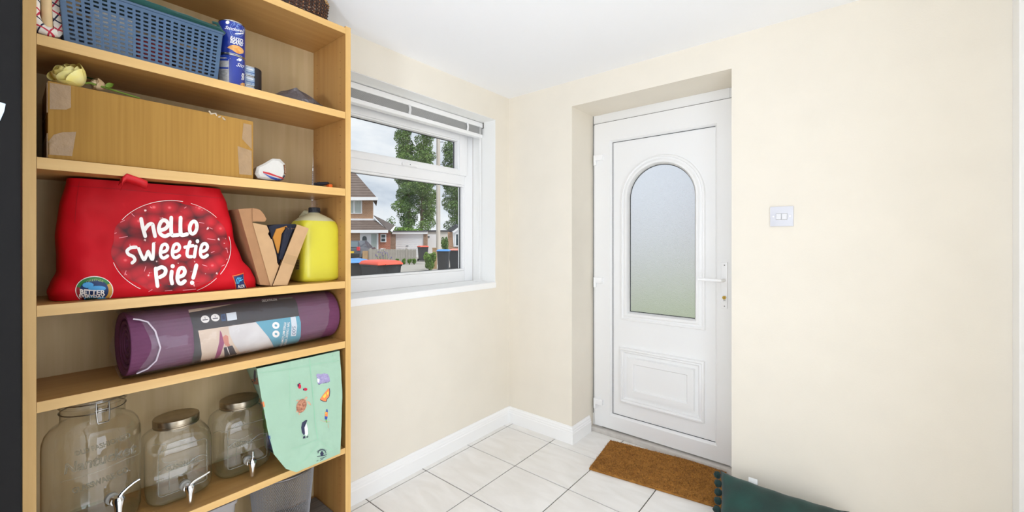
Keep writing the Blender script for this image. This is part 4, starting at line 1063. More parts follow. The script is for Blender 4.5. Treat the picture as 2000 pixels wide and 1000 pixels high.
# ---- opened cardboard boxes with a folded garment
mat('kraft', (190, 152, 110), .85, var=.04, vscale=30); mat('kraft_dark', (166, 122, 84), .85, var=.05, vscale=30); mat('navy_cloth', (34, 36, 50), .9, bump=.3, bscale=60); mat('orange_cloth', (186, 124, 46), .85)
def Zv(x, y): return (440 + x / 3.846, 340 + y / 3.846)
vb = thing('mailing_box', (.2, -1.5, Z3), 'brown cardboard box standing open in a v shape on the middle shelf', 'box')
def slab(nm, pts, x, depth, m, parent, bevel=.0006, dy=0):
    P = [onx(*Zv(*p), x) for p in pts]
    for p in P: p.z = max(p.z, Z3 + .0008)
    Q = [p + Vector((-depth, dy, 0)) for p in P]; n = len(P)
    return obj(nm, MB().add(P + Q, [tuple(range(n)), tuple(range(2 * n - 1, n - 1, -1))] + [(i, n + i, n + (i + 1) % n, (i + 1) % n) for i in range(n)]), m, parent, bevel=bevel)
slab('left_flap', [(205, 365), (312, 386), (330, 430), (322, 450), (345, 490), (352, 488), (385, 610), (392, 668), (404, 690), (350, 845), (340, 838)], .262, .003, 'kraft', vb)
slab('left_tray', [(98, 262), (205, 256), (206, 364), (345, 840), (262, 832)], .258, .15, 'kraft_dark', vb)
slab('top_tab', [(203, 256), (232, 258), (262, 268), (290, 300), (310, 338), (298, 358), (205, 356)], .262, .0022, 'kraft_dark', vb)
slab('right_flap', [(540, 378), (628, 408), (465, 858), (357, 838)], .270, .003, 'kraft', vb)
slab('right_tray', [(552, 390), (620, 414), (470, 845), (420, 840), (400, 760)], .266, .14, 'kraft_dark', vb)
decal_mb = MB()
P = [onx(*Zv(*p), .2708) for p in ((462, 600), (545, 622), (520, 690), (436, 665))]
obj('clear_tape', MB().add(P, [(0, 1, 2, 3)]), mat('tape_tan', (176, 140, 98), .3), vb, fix=False)
gt = thing('folded_garment', (.2, -1.5, Z3 + .03), 'navy garment with orange lining folded inside the open cardboard box', 'clothing')
slab('navy_fold', [(326, 392), (380, 378), (530, 374), (536, 384), (520, 420), (400, 680), (398, 640), (350, 488)], .248, .12, 'navy_cloth', gt, .002)
slab('orange_fold', [(358, 478), (385, 412), (440, 396), (455, 404), (425, 450), (415, 530), (400, 600), (392, 590)], .253, .10, 'orange_cloth', gt, .002)
for k in range(4):
    pts = [onx(*Zv(*p), .256) for p in ((468 + k * 13, 398 + 6 * (k % 2)), (448 + k * 12, 450), (430 + k * 8, 540), (412 + k * 3, 640))]
    obj('fold_edge', MB().tube(pts, .0042, 7), 'navy_cloth', gt, smooth=True)
pts = [onx(*Zv(*p), .258) for p in ((440, 398), (458, 392), (470, 410), (490, 414), (505, 408), (517, 410))]
obj('orange_hem', MB().tube(pts, .0016, 6), 'orange_cloth', gt, smooth=True)

# ---- yellow jerry can
jc = onx(614, 500, .145)
jg = thing('plastic_bottle', (.145, jc.y, Z3), 'square plastic bottle of bright yellow liquid with black cap', 'bottle')
yl0, yr0 = onx(571, 500, .165).y, onx(658, 500, .19).y
JC = Vector((.165, (yl0 + yr0) / 2 + .002, Z3)); hw = (yr0 - yl0) / 2 * .93; hd_ = .068
def sq(c, z, a, b, p=5, n=48):
    r = []
    for i in range(n):
        t = 2 * pi * i / n; X = (abs(cos(t)) ** (2 / p)) * (1 if cos(t) > 0 else -1); Y = (abs(sin(t)) ** (2 / p)) * (1 if sin(t) > 0 else -1)
        r.append(Vector((c.x + a * X, c.y + b * Y, c.z + z)))
    return r
ztop = onx(624, 415, .165).z - Z3; zfill = onx(615, 431, .22).z - Z3; zsh = onx(615, 446, .2).z - Z3
mat('yellow_liquid', (210, 200, 56), .32, sss=.25, coat=.2); clear('bottle_shell', (.97, .97, .88), .2, 1.45, body=(236, 230, 190), bodyw=.75)
lo = MB().rings([sq(JC, .0005, hd_ * .9, hw * .9, 4), sq(JC, .006, hd_ * .98, hw * .97, 5), sq(JC, .014, hd_, hw, 6), sq(JC, zsh * .5, hd_, hw, 6), sq(JC, zsh - .004, hd_, hw, 6), sq(JC, zsh + (zfill - zsh) * .5, hd_ * .97, hw * .96, 5), sq(JC, zfill, hd_ * .90, hw * .88, 4)], True, True)
obj('filled_body', lo, 'yellow_liquid', jg, smooth=True)
up = MB().rings([sq(JC, zfill, hd_ * .905, hw * .885, 4), sq(JC, zfill + .012, hd_ * .74, hw * .72, 3.2), sq(JC, ztop - .012, hd_ * .5, hw * .48, 2.5), sq(JC, ztop - .006, .023, .023, 2), sq(JC, ztop, .0165, .0165, 2)], False, True)
obj('shoulder', up, 'bottle_shell', jg, smooth=True)
hl = [JC + Vector(p) for p in ((-.02, -.005, ztop - .004), (-.045, -.012, ztop + .002), (-.068, -.018, ztop - .015), (-.068, -.02, zfill - .02))]
obj('handle', MB().tube(hl, .010, 10), 'bottle_shell', jg, smooth=True)
cp = MB().lathe([(.0205, 0), (.0215, .002), (.0215, .004), (.0195, .0045), (.0195, .018), (.018, .0195), (.001, .0195)], JC + Vector((0, 0, ztop - .002)), 28)
for k in range(28):
    a_ = 2 * pi * k / 28; p = JC + Vector((.0195 * cos(a_), .0195 * sin(a_), ztop + .003)); cp.tube([p, p + Vector((0, 0, .013))], .0012, 4)
obj('cap', cp, mat('cap_black', (30, 30, 36), .5), jg, smooth=True)
jv = bvh_of(lo)
decal('barcode_label', [(577, 508), (586, 506), (585, 526), (577, 528)], jv, mat('label_dirty', (196, 180, 110), .6), jg, .001)
decal('barcode_lines', [r for k in range(6) for r in stroke([(578.5, 510 + k * 3), (584.5, 509 + k * 3)], 1.3)], jv, 'black_plain', jg, .0014)

# ================================================================== SHELF 4: rolled exercise mat in its printed sleeve
MR = .0875; MX = .188; MY0, MY1 = onx(236, 680, .188).y, iy1 - .012
MZ = Z4 + MR + .0074
ym = thing('exercise_mat', (MX, (MY0 + MY1) / 2, Z4), 'rolled purple exercise mat in a printed clear sleeve', 'exercise mat')
mat('mat_purple', (104, 52, 86), .75, var=.05, vscale=30, bump=.06, bscale=200)
roll = MB()
NA = 132
def mr(y):
    return [Vector((MX + (MR - (.0011 if k % 3 == 0 else 0)) * cos(2 * pi * k / NA), y, MZ + (MR - (.0011 if k % 3 == 0 else 0)) * sin(2 * pi * k / NA))) for k in range(NA)]
def ring_at(y, s): return [Vector((MX + (p.x - MX) * s, y, MZ + (p.z - MZ) * s)) for p in mr(y)]
roll.rings([ring_at(MY0 + .006, .80), ring_at(MY0 + .001, .93), ring_at(MY0, .985), ring_at(MY0 + .003, 1), mr(MY1 - .006), ring_at(MY1 - .001, .975), ring_at(MY1, .93)], False, True)
obj('roll', roll, 'mat_purple', ym, smooth=True, auto=False)
# spiral seen at the open left end
sp = MB(); V = []; turns = 4.2; NN = 150
for k in range(NN + 1):
    a_ = 2 * pi * turns * k / NN + 2.4; r = .012 + (MR * .93 - .012) * k / NN
    for dx in (0, .05): V.append(Vector((MX + r * cos(a_), MY0 + .004 + dx + .006 * (1 - k / NN), MZ + r * sin(a_))))
sp.add(V, [(2 * k, 2 * k + 2, 2 * k + 3, 2 * k + 1) for k in range(NN)])
obj('spiral_layers', sp, 'mat_purple', ym, smooth=True, solid=.0085, fix=False, auto=False)
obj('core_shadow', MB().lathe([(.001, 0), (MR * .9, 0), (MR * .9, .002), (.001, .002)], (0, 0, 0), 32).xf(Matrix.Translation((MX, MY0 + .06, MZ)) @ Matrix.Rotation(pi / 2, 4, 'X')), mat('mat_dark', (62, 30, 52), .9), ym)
class Roll:
    """the mat's cylinder, axis along y"""
    R = MR + .0012
    def ray_cast(s, o, d):
        ox, oz = o.x - MX, o.z - MZ; A = d.x * d.x + d.z * d.z; B = ox * d.x + oz * d.z; C = ox * ox + oz * oz - s.R ** 2
        q = max(0, B * B - A * C); t = (-B - sqrt(q)) / A; h = o + d * t; n = Vector((h.x - MX, 0, h.z - MZ)).normalized()
        return Vector((MX + n.x * s.R, h.y, MZ + n.z * s.R)), n, 0, t
mv = Roll()
def Zm(x, y): return (220 + x / 4.255, 560 + y / 4.255)
def ZM(pts): return [Zm(*p) for p in pts]
mat('print_black', (34, 32, 36), .4); mat('photo_cream', (222, 200, 178), .45, rgb2=(206, 182, 162), vscale=16); mat('photo_grey', (208, 202, 200), .45, rgb2=(220, 216, 214), vscale=20); mat('photo_plum', (150, 62, 108), .45); mat('photo_skin', (206, 132, 112), .5); mat('photo_dark', (44, 42, 52), .5); mat('print_teal', (88, 160, 182), .42)
decal('printed_band', ZM([(614, 214), (760, 190), (1000, 142), (1260, 112), (1518, 98), (1535, 150), (1548, 250), (690, 362), (715, 560), (712, 664), (634, 672), (652, 520), (640, 330)]), mv, 'print_black', ym, 0, 5)
decal('printed_photo', ZM([(612, 190), (800, 166), (1000, 142), (760, 190), (615, 214)]), mv, 'photo_cream', ym, .0003, 5)
decal('printed_photo', ZM([(684, 364), (1175, 296), (1270, 400), (1362, 540), (1100, 590), (712, 662), (718, 560), (700, 450)]), mv, 'photo_cream', ym, .0003, 5)
decal('printed_wall', ZM([(940, 332), (1175, 296), (1270, 400), (1340, 505), (1080, 590), (985, 470), (950, 400)]), mv, 'photo_grey', ym, .0006, 5)
decal('printed_board', stroke(ZM([(1060, 594), (1200, 568), (1330, 530)]), .8), mv, 'seam', ym, .0008)
decal('printed_mat', ZM([(868, 362), (882, 385), (905, 470), (880, 560), (850, 632), (792, 645), (835, 585), (862, 460)]), mv, 'photo_plum', ym, .0007, 5)
decal('printed_skin', ZM([(890, 420), (915, 400), (938, 412), (945, 470), (962, 490), (925, 500), (905, 470)]), mv, 'photo_skin', ym, .0009, 4)
decal('printed_legs', ZM([(902, 505), (975, 488), (1010, 545), (1066, 588), (1020, 606), (938, 618), (915, 570)]), mv, 'photo_dark', ym, .0009, 5)
decal('printed_gap', ZM([(920, 480), (935, 505), (965, 570), (940, 535)]), mv, 'print_white', ym, .0012, 4)
decal('teal_panel', ZM([(1172, 294), (1545, 248), (1560, 300), (1562, 420), (1535, 495), (1475, 528), (1362, 542), (1300, 440)]), mv, 'print_teal', ym, .0009, 5)
decal('size_panel', ZM([(1472, 258), (1515, 252), (1528, 330), (1520, 412), (1476, 415), (1480, 330)]), mv, mat('panel_pale', (214, 220, 226), .45), ym, .0012, 4)
text_px('size_lettering', '500', *Zm(1500, 368), 7.2, mv, mat('print_slate', (96, 116, 140), .5), ym, ang=88, wide=17, off=.0005 + .0012)
text_px('product_lettering', 'TAPIS CONFORT FITNESS', *Zm(1442, 398), 4.6, mv, 'print_white', ym, ang=97, wide=48, bold=.01, off=.0018)
text_px('product_lettering', 'FITNESS MAT COMFORT', *Zm(1412, 402), 4.6, mv, 'print_white', ym, ang=97, wide=48, bold=.01, off=.0018)
for (x, y) in ((1345, 325), (1347, 395)):
    decal('round_icon', ell(*Zm(x, y), 7.3, 6.8, 20), mv, 'print_white', ym, .0012)
    decal('icon_mark', ell(*Zm(x, y), 3, 2.2, 10, rot=20), mv, 'print_teal', ym, .0015)
for k, (x, y) in enumerate(((746, 270), (832, 258))):
    decal('round_icon', ell(*Zm(x, y), 8.6, 7.2, 20), mv, 'print_white', ym, .0008)
    decal('icon_mark', stroke(ZM([(x - 20, y + 8), (x + 20, y + 4)]), 1.6) + stroke(ZM([(x - 2, y - 18), (x, y - 2)]), 1.0), mv, 'photo_dark', ym, .0011)
decal('phone_icon', ZM([(880, 232), (918, 228), (922, 284), (884, 288)]), mv, mat('icon_blue', (30, 74, 120), .5), ym, .0008)
decal('phone_screen', ZM([(888, 242), (912, 239), (915, 272), (892, 275)]), mv, mat('icon_navy', (16, 40, 80), .5), ym, .0011)
decal('blank_label', ZM([(926, 222), (1010, 212), (1016, 274), (934, 286)]), mv, 'panel_pale', ym, .0008)
text_px('maker_lettering', 'DECATHLON', *Zm(1302, 114), 4.2, mv, 'print_white', ym, ang=-5, wide=30, bold=.02, off=.0008)
decal('maker_line', [r for k in range(9) for r in stroke(ZM([(1385 + k * 13, 106 - k), (1392 + k * 13, 100 - k)]), 2.2)], mv, 'seam', ym, .0008)
# clear plastic sleeve, torn shorter at the right end and folded at the left
fm = MB(); rows = 40
for j in range(rows + 1):
    for k in range(97):
        a_ = 2 * pi * k / 96; front = max(0, cos(a_))
        ya = MY0 - .004 + .045 * front ** 2 + .012 * NZ.noise(Vector((2 * cos(a_), 2 * sin(a_), 1))); yb_ = MY1 - .045 + .018 * sin(a_ - .3) + .006 * NZ.noise(Vector((3 * cos(a_), 3 * sin(a_), 9)))
        y = ya + (yb_ - ya) * j / rows
        r = MR + .0056 + .0016 * NZ.noise(Vector((y * 26, 2.4 * cos(a_), 2.4 * sin(a_)))) + .0009 * NZ.noise(Vector((y * 70, 5 * cos(a_), 5 * sin(a_))))
        fm.v.append(Vector((MX + r * cos(a_), y, max(Z4 + .0004, MZ + r * sin(a_)))))
for j in range(rows):
    for k in range(96): fm.f.append((j * 97 + k, j * 97 + k + 1, (j + 1) * 97 + k + 1, (j + 1) * 97 + k))
obj('clear_sleeve', fm, 'film', ym, smooth=True, fix=False, auto=False)
eg = [onx(p, q, MX + .07) for p, q in (ZM([(150, 222), (200, 246), (262, 290), (310, 380), (345, 485), (320, 580), (262, 680), (180, 770)]))]
ev = []
for p in eg:
    d_ = Vector((p.x - MX, 0, p.z - MZ)).normalized() * (MR + .0072); ev.append(Vector((MX + d_.x, p.y, MZ + d_.z)))
obj('sleeve_edge', MB().tube(ev, .0022, 6), mat('film_edge', (214, 200, 212), .25), ym, smooth=True)
ym.rotation_euler.z = radians(3.5)

# ================================================================== SHELF 5: glass dispensers
def tap(parent, c, ang):
    """chrome spigot; c = point on the glass, ang = heading"""
    R = Matrix.Translation(c) @ Matrix.Rotation(ang, 4, 'Z')
    mb = MB().lathe([(.0095, .012), (.0095, .022), (.012, .023), (.012, .030), (.0095, .031), (.0095, .048), (.001, .050)], (0, 0, 0), 18)
    mb.xf(Matrix.Rotation(pi / 2, 4, 'Y'))
    mb.lathe([(.0068, -.038), (.0074, -.030), (.0095, -.010), (.0120, .0), (.0120, .010), (.0095, .015), (.001, .0155)], (.043, 0, 0), 18)
    t_ = obj('tap', mb.xf(R), 'chrome', parent, smooth=True)
    ws = MB().lathe([(.010, 0), (.0140, 0), (.0140, .009), (.011, .012), (.0078, .0125)], (0, 0, 0), 22).xf(Matrix.Rotation(pi / 2, 4, 'Y'))
    obj('washer', ws.xf(R), mat('tap_washer', (168, 166, 158), .3) if 'tap_washer' not in M else 'tap_washer', t_, smooth=True)
    return t_, R
def lever(t_, R, h):
    pts = [(.043, 0, .012)] + [(.043 + a, b, .016 + c) for a, b, c in h]
    mb = MB().tube(pts, [.0048] + [.0046 - .0022 * k / len(pts) for k in range(1, len(pts))], 8)
    obj('lever', mb.xf(R), 'chrome', t_, smooth=True)
JH = .081
def square_jar(cx, cy, label):
    o = thing('drinks_dispenser', (cx, cy, Z5), label, 'jar', 'square glass drinks dispensers')
    c = Vector((cx, cy, Z5))
    prof = [(.0005, .056, 4), (.003, .066, 4), (.010, .075, 4), (.022, .0805, 4.5), (.05, .081, 5), (.150, .081, 5), (.172, .080, 4.5), (.188, .076, 4), (.199, .068, 3), (.206, .060, 2.4), (.212, .0545, 2), (.218, .053, 2), (.236, .053, 2)]
    body = MB().rings([sq(c, z, h, h, p, 64) for z, h, p in prof], True, False)
    bo = obj('body', body, 'jar_glass', o, smooth=True)
    base = MB().rings([sq(c, .0012, .055, .055, 4, 64), sq(c, .004, .064, .064, 4, 64), sq(c, .010, .0725, .0725, 4, 64), sq(c, .016, .076, .076, 4, 64), sq(c, .014, .066, .066, 4, 64), sq(c, .010, .05, .05, 4, 64)], True, True)
    obj('thick_base', base, 'jar_base', o, smooth=True)
    lid = MB().lathe([(.0555, .214), (.0575, .215), (.0580, .219), (.0565, .2205), (.0565, .2235), (.0580, .225), (.0580, .236), (.0568, .239), (.052, .2405), (.048, .239), (.001, .239)], c, 56, False, True)
    obj('lid', lid, 'bronze_lid', o, smooth=True)
    # embossed label panel on the front
    fx = cx + JH + .0008
    pn = MB(); y0, y1, z0, z1 = cy - .058, cy + .058, Z5 + .04, Z5 + .172
    pl = [(y0 + .006, z0), (y1 - .006, z0), (y1, z0 + .006), (y1, z1 - .006), (y1 - .006, z1), (y0 + .006, z1), (y0, z1 - .006), (y0, z0 + .006)]
    pn.tube([(fx, a, b) for a, b in pl], .0014, 6, closed=True)
    pn.tube([(fx, cy - .034 + .0, Z5 + .052), (fx, cy - .034, Z5 + .108), (fx, cy + .05, Z5 + .108)], .0012, 6)
    pn.tube([(fx, cy - .058 + .116 * k / 24, Z5 + .118 + .007 * sin(k * .42 - .6)) for k in range(25)], .0016, 6)
    obj('embossed_frame', pn, 'jar_emboss', o, smooth=True)
    bvj = bvh_of(body)
    return o, c, bvj
j2, jc2, bv2 = square_jar(.130, -1.788, 'square glass dispenser in the middle of the row, tap lever turned sideways')
j3, jc3, bv3 = square_jar(.118, -1.612, 'square glass dispenser beside the mint green bag, tap lever upright')
t_, R_ = tap(j2, jc2 + Vector((JH - .004, .004, .050)), radians(4)); lever(t_, R_, [(.0, .01, .004), (.002, .022, .008), (.004, .036, .012), (.006, .048, .017)])
t_, R_ = tap(j3, jc3 + Vector((JH - .004, .0, .050)), 0); lever(t_, R_, [(.004, 0, .006), (.006, 0, .014), (.006, 0, .022), (.006, 0, .028)])
def Zj(x, y): return (270 + x / 4.346, 770 + y / 4.346)
decal('embossed_swirl', stroke([Zj(*p) for p in ((125, 432), (235, 428), (215, 480), (200, 540), (230, 580), (330, 562))], 1.5) + stroke([Zj(*p) for p in ((250, 440), (330, 400), (400, 390))], 1.2), bv2, 'jar_emboss', j2, .0012)
text_px('embossed_lettering', 'GLASSWARE', *Zj(372, 592), 9, bv2, 'jar_emboss', j2, ang=-17, wide=68, outline=.03, off=.001)
text_px('embossed_lettering', 'GLASSWARE', *Zj(870, 420), 8, bv3, 'jar_emboss', j3, ang=-15, wide=46, outline=.03, off=.001)
decal('embossed_swirl', stroke([Zj(*p) for p in ((640, 330), (690, 310), (740, 318), (800, 290), (860, 240))], 1.4) + stroke([Zj(*p) for p in ((745, 375), (830, 388), (880, 375), (965, 335))], 1.4), bv3, 'jar_emboss', j3, .0012)
# the big clip top jar
c = Vector((.138, -1.972, Z5))
j1 = thing('drinks_dispenser', c, 'largest round glass dispenser with wire clip at the left end', 'jar')
prof = [(.080, .0005), (.090, .003), (.096, .012), (.0985, .03), (.0985, .235), (.097, .255), (.092, .272), (.083, .285), (.073, .292), (.067, .297), (.065, .304), (.065, .338), (.069, .341), (.070, .346), (.067, .349)]
body = MB().lathe(prof, c, 72, True, False)
obj('body', body, 'jar_glass', j1, smooth=True)
obj('thick_base', MB().lathe([(.079, .001), (.089, .004), (.0945, .012), (.0945, .018), (.085, .014), (.001, .010)], c, 64), 'jar_base', j1, smooth=True)
obj('glass_lid', MB().lathe([(.069, .350), (.071, .353), (.069, .360), (.055, .366), (.03, .369), (.001, .370)], c, 64, True, True), 'jar_glass', j1, smooth=True)
bv1 = bvh_of(body)
wr = MB(); wr.tube([c + Vector((.0662 * cos(2 * pi * k / 48), .0662 * sin(2 * pi * k / 48), .325)) for k in range(48)], .0014, 6, closed=True)
wr.tube([c + Vector((.072 * cos(2 * pi * k / 48), .072 * sin(2 * pi * k / 48), .352)) for k in range(48)], .0014, 6, closed=True)
def jp(a, r, z): return c + Vector((r * cos(a), r * sin(a), z))
a0 = radians(8)
for s_ in (-.17, .17): wr.tube([jp(a0 + s_ * .8, .067, .325), jp(a0 + s_ * .8, .076, .335), jp(a0 + s_, .074, .352), jp(a0 + s_, .077, .332), jp(a0 + s_ * .85, .080, .305)], .0016, 6)
wr.tube([jp(a0 - .145, .080, .305), jp(a0 - .13, .081, .300), jp(a0 + .13, .081, .300), jp(a0 + .145, .080, .305)], .0016, 6)
wr.tube([jp(a0 - .2, .076, .333), jp(a0, .078, .334), jp(a0 + .2, .076, .333)], .0018, 6)
obj('wire_clip', wr, mat('wire', (150, 146, 138), .3, 1), j1, smooth=True)
def Zk(x, y): return (60 + x / 3.848, 740 + y / 3.848)
text_px('embossed_lettering', 'OLD FASHIONED', *Zk(540, 498), 9, bv1, 'jar_emboss', j1, ang=-19, wide=114, outline=.035, off=.001, warp=-.0006)
text_px('embossed_lettering', 'Nantucket', *Zk(520, 605), 19, bv1, 'jar_emboss', j1, ang=-17, wide=150, shear=.35, outline=.03, off=.001, warp=-.0004)
decal('embossed_line', stroke([Zk(230, 775), Zk(400, 728), Zk(560, 672), Zk(700, 608), Zk(800, 568), Zk(818, 530), Zk(808, 505)], 1.6), bv1, 'jar_emboss', j1, .0012)
text_px('embossed_lettering', 'GLASSWARE CO.', *Zk(530, 765), 10, bv1, 'jar_emboss', j1, ang=-22, wide=120, outline=.035, off=.001, warp=-.0006)
t_, R_ = tap(j1, c + Vector((.0965 * cos(radians(14)), .0965 * sin(radians(14)), .098)), radians(14)); lever(t_, R_, [(.0, .008, .006), (.002, .018, .014), (.004, .03, .021), (.006, .042, .025)])

# ---- mint tote bag
tb = thing('tote_bag', (.17, -1.43, Z5), 'mint green tote bag printed with small animals on the lower shelf', 'bag')
mat('mint', (158, 190, 166), .7, bump=.12, bscale=30, var=.02, vscale=10); mat('mint_dark', (150, 200, 168), .75)
def Zt(x, y): return (480 + x / 4, 680 + y / 4)
FLs = [(onx(*Zt(x, y), xx), 0) for x, y, xx in ((398, 980, .314), (245, 880, .300), (200, 700, .292), (150, 430, .284), (85, 150, .272))]
rows_ = []   # (z, FL, FR, BR, BL)
zr = [Z5 + .0015, Z5 + .03, Z5 + .09, Z5 + .18, Z5 + .28, .788]
fl_y = [onx(*Zt(397, 982), .312).y, onx(*Zt(300, 915), .312).y + .004, onx(*Zt(215, 780), .305).y, onx(*Zt(165, 520), .295).y, onx(*Zt(120, 300), .285).y, onx(*Zt(88, 155), .274).y]
fr_y = [onx(*Zt(742, 830), .312).y, onx(*Zt(738, 760), .312).y, onx(*Zt(745, 620), .305).y, onx(*Zt(753, 470), .298).y, onx(*Zt(748, 250), .288).y, onx(*Zt(735, 22), .274).y]
fx_ = [.308, .314, .308, .298, .287, .274]
bl_y = [-1.505, -1.508, -1.512, -1.518, -1.556, -1.587]
rings = []
def seg(a, b, n, bul=0):
    d_ = b - a; nn = Vector((d_.y, -d_.x, 0)).normalized()
    return [a + d_ * (k / n) + nn * bul * sin(pi * k / n) for k in range(n)]
ns = 24
for k in range(31):
    f = k / 30 * (len(zr) - 1); i_ = min(int(f), len(zr) - 2); g_ = f - i_
    L2 = lambda T: T[i_] + (T[i_ + 1] - T[i_]) * g_
    z = L2(zr); FL = Vector((L2(fx_), L2(fl_y), z)); FR = Vector((L2(fx_), min(L2(fr_y), iy1 - .004), z)); BR = Vector((.05, iy1 - .02, z)); BL = Vector((.05, L2(bl_y), z))
    bul = .012 * sin(pi * min(1, k / 30 + .1))
    r = seg(FL, FR, 30, -bul * .7) + seg(FR, BR, 8, -.0) + seg(BR, BL, 8, 0) + seg(BL, FL, 14, -.002)
    r = [p + Vector((.006 * NZ.noise(p * 13) + .0025 * NZ.noise(p * 33), 0, 0)) for p in r]
    rings.append(r)
tote = MB().rings(rings, True, False)
obj('body', tote, 'mint', tb, smooth=True)
tv = bvh_of(tote)
tdec = lambda nm, pts, m, off=.0012, st_=4: decal(nm, [Zt(*p) for p in pts] if not isinstance(pts[0][0], (list, tuple)) else [[Zt(*p) for p in q] for q in pts], tv, m, tb, off, st_)
def tstroke(nm, pts, w_, m, off=.0014): decal(nm, stroke([Zt(*p) for p in pts], w_), tv, m, tb, off, 5)
tstroke('hem_seam', [(110, 192), (340, 165), (500, 130), (745, 95)], .5, 'mint_dark'); tstroke('centre_seam', [(498, 75), (505, 180), (520, 330), (530, 450), (542, 590), (562, 705)], 1.4, 'mint_dark'); tstroke('fold_seam', [(338, 112), (342, 300), (345, 480)], .5, 'mint_dark'); tstroke('fold_seam', [(678, 30), (678, 110)], .5, 'mint_dark')
tstroke('corner_seam', [(565, 715), (480, 745), (360, 790)], .5, 'mint_dark'); tstroke('corner_seam', [(565, 715), (620, 755), (680, 800)], .5, 'mint_dark'); tstroke('corner_seam', [(570, 740), (480, 850), (420, 900)], .5, 'mint_dark')
mat('pr_purple', (142, 132, 172), .6, rgb2=(170, 160, 196), vscale=150); mat('pr_red', (196, 20, 60), .5); mat('pr_brown', (140, 84, 62), .6, rgb2=(196, 140, 110), vscale=170); mat('pr_tan', (206, 168, 140), .6); mat('pr_orange', (240, 130, 70), .5); mat('pr_yellow', (244, 200, 70), .5); mat('pr_blue', (46, 78, 160), .5); mat('pr_navy', (36, 40, 70), .5); mat('pr_ivory', (236, 236, 244), .5); mat('pr_green', (110, 180, 60), .5)
tdec('elephant_print', [(548, 210), (562, 198), (585, 205), (610, 196), (640, 203), (652, 225), (658, 262), (650, 262), (645, 240), (642, 268), (632, 270), (625, 245), (605, 245), (602, 275), (590, 278), (585, 250), (572, 250), (568, 285), (556, 262), (560, 240)], 'pr_purple')
tdec('elephant_tusk', [(556, 236), (575, 240), (572, 270), (560, 266)], 'pr_ivory', .0016)
decal('ladybird_print', [ell(*Zt(418, 296), 3.3, 5.2, 14, rot=-12), ell(*Zt(465, 321), 3.6, 2.8, 14)], tv, 'pr_red', tb, .0012)
decal('ladybird_head', [ell(*Zt(408, 290), 1.4, 3, 10), ell(*Zt(450, 322), 1.2, 2, 10), ell(*Zt(420, 276), 1.6, 1.0, 8)], tv, 'pr_navy', tb, .0016)
decal('turtle_shell', ell(*Zt(434, 450), 9.5, 14, 24, rot=22), tv, 'pr_brown', tb, .0014)
tdec('turtle_limbs', [[(455, 400), (468, 378), (482, 382), (472, 405)], [(474, 410), (500, 420), (512, 448), (490, 438)], [(388, 412), (402, 402), (422, 405), (410, 416)], [(400, 480), (390, 500), (402, 502), (410, 490)], [(412, 500), (414, 524), (424, 514), (422, 498)]], 'pr_tan')
tdec('butterfly_wings', [[(578, 400), (592, 380), (618, 345), (640, 318), (652, 312), (655, 345), (648, 382), (632, 395), (630, 416), (612, 418), (596, 412)]], 'pr_orange')
tdec('butterfly_pattern', [[(600, 378), (622, 352), (628, 372), (612, 392)], [(632, 345), (646, 335), (645, 358), (634, 366)]], 'pr_yellow', .0016)
decal('butterfly_edge', stroke([Zt(*p) for p in ((580, 402), (600, 412), (628, 416), (634, 396), (650, 378), (655, 340), (652, 314))], 1.2), tv, 'pr_navy', tb, .0018)
tdec('parrot_head', [(628, 476), (638, 478), (640, 500), (626, 500)], 'pr_blue'); tdec('parrot_breast', [(618, 498), (640, 500), (638, 535), (618, 532)], 'pr_orange'); tdec('parrot_belly', [(616, 530), (638, 534), (634, 558), (616, 556)], 'pr_blue', .0014); tdec('parrot_collar', [(624, 498), (632, 498), (626, 515), (620, 512)], 'pr_yellow', .0017)
tstroke('parrot_tail', [(625, 556), (632, 580)], 1.6, 'pr_green'); tstroke('parrot_branch', [(580, 562), (620, 575), (655, 572)], .7, 'pr_tan'); tstroke('parrot_branch', [(640, 590), (648, 622)], .7, 'pr_tan')
tdec('penguin_back', [(440, 580), (468, 560), (480, 562), (462, 576), (458, 620), (462, 670), (452, 680), (438, 660), (432, 620)], 'pr_navy'); tdec('penguin_belly', [(462, 582), (474, 590), (484, 630), (486, 670), (470, 688), (460, 672), (452, 620)], 'pr_ivory', .0010); tdec('penguin_feet', [[(448, 690), (462, 684), (466, 704), (446, 706)], [(472, 692), (488, 686), (486, 696), (474, 700)]], 'pr_navy')
decal('leaf_mark', stroke(ell(*Zt(594, 822), 7.6, 7.2, 20, 180, 360), 1.2) + stroke([Zt(556, 846), Zt(632, 832)], 1.2) + [[Zt(594, 800), Zt(608, 822), Zt(600, 842), Zt(586, 842), Zt(580, 822)]], tv, 'pr_navy', tb, .0014)
text_px('mark_lettering', 'RENEWABLE', *Zt(590, 792), 3.2, tv, 'pr_navy', tb, ang=-8, wide=19, arc=12, off=.0014)
decal('mark_lines', stroke([Zt(580, 862), Zt(628, 846)], .8) + stroke([Zt(552, 882), Zt(566, 876)], .8) + stroke([Zt(578, 876), Zt(606, 862)], .8), tv, 'pr_navy', tb, .0014)
# side gusset print, partly hidden by the jar
sp_ = lambda nm, P, m: decal(nm, [(x, y) for x, y in P], tv, m, tb, .0012, 4)
sp_('turtle_print', ell(490, 750, 5.5, 9, 14), 'pr_brown'); sp_('tail_print', [(497, 722), (500, 724), (500, 742), (497, 746), (496, 735)], 'pr_navy')
sp_('hippo_print', [(489, 800), (503, 790), (511, 810), (514, 850), (508, 872), (500, 876), (492, 850)], 'pr_purple'); sp_('plant_print', [(512, 800), (516, 800), (520, 840), (517, 858), (513, 840)], 'pr_green'); sp_('bird_print', [(520, 850), (527, 850), (532, 880), (536, 890), (528, 892), (520, 878)], 'pr_blue'); sp_('butterfly_side', [(510, 786), (515, 784), (517, 794), (512, 796)], 'pr_orange')

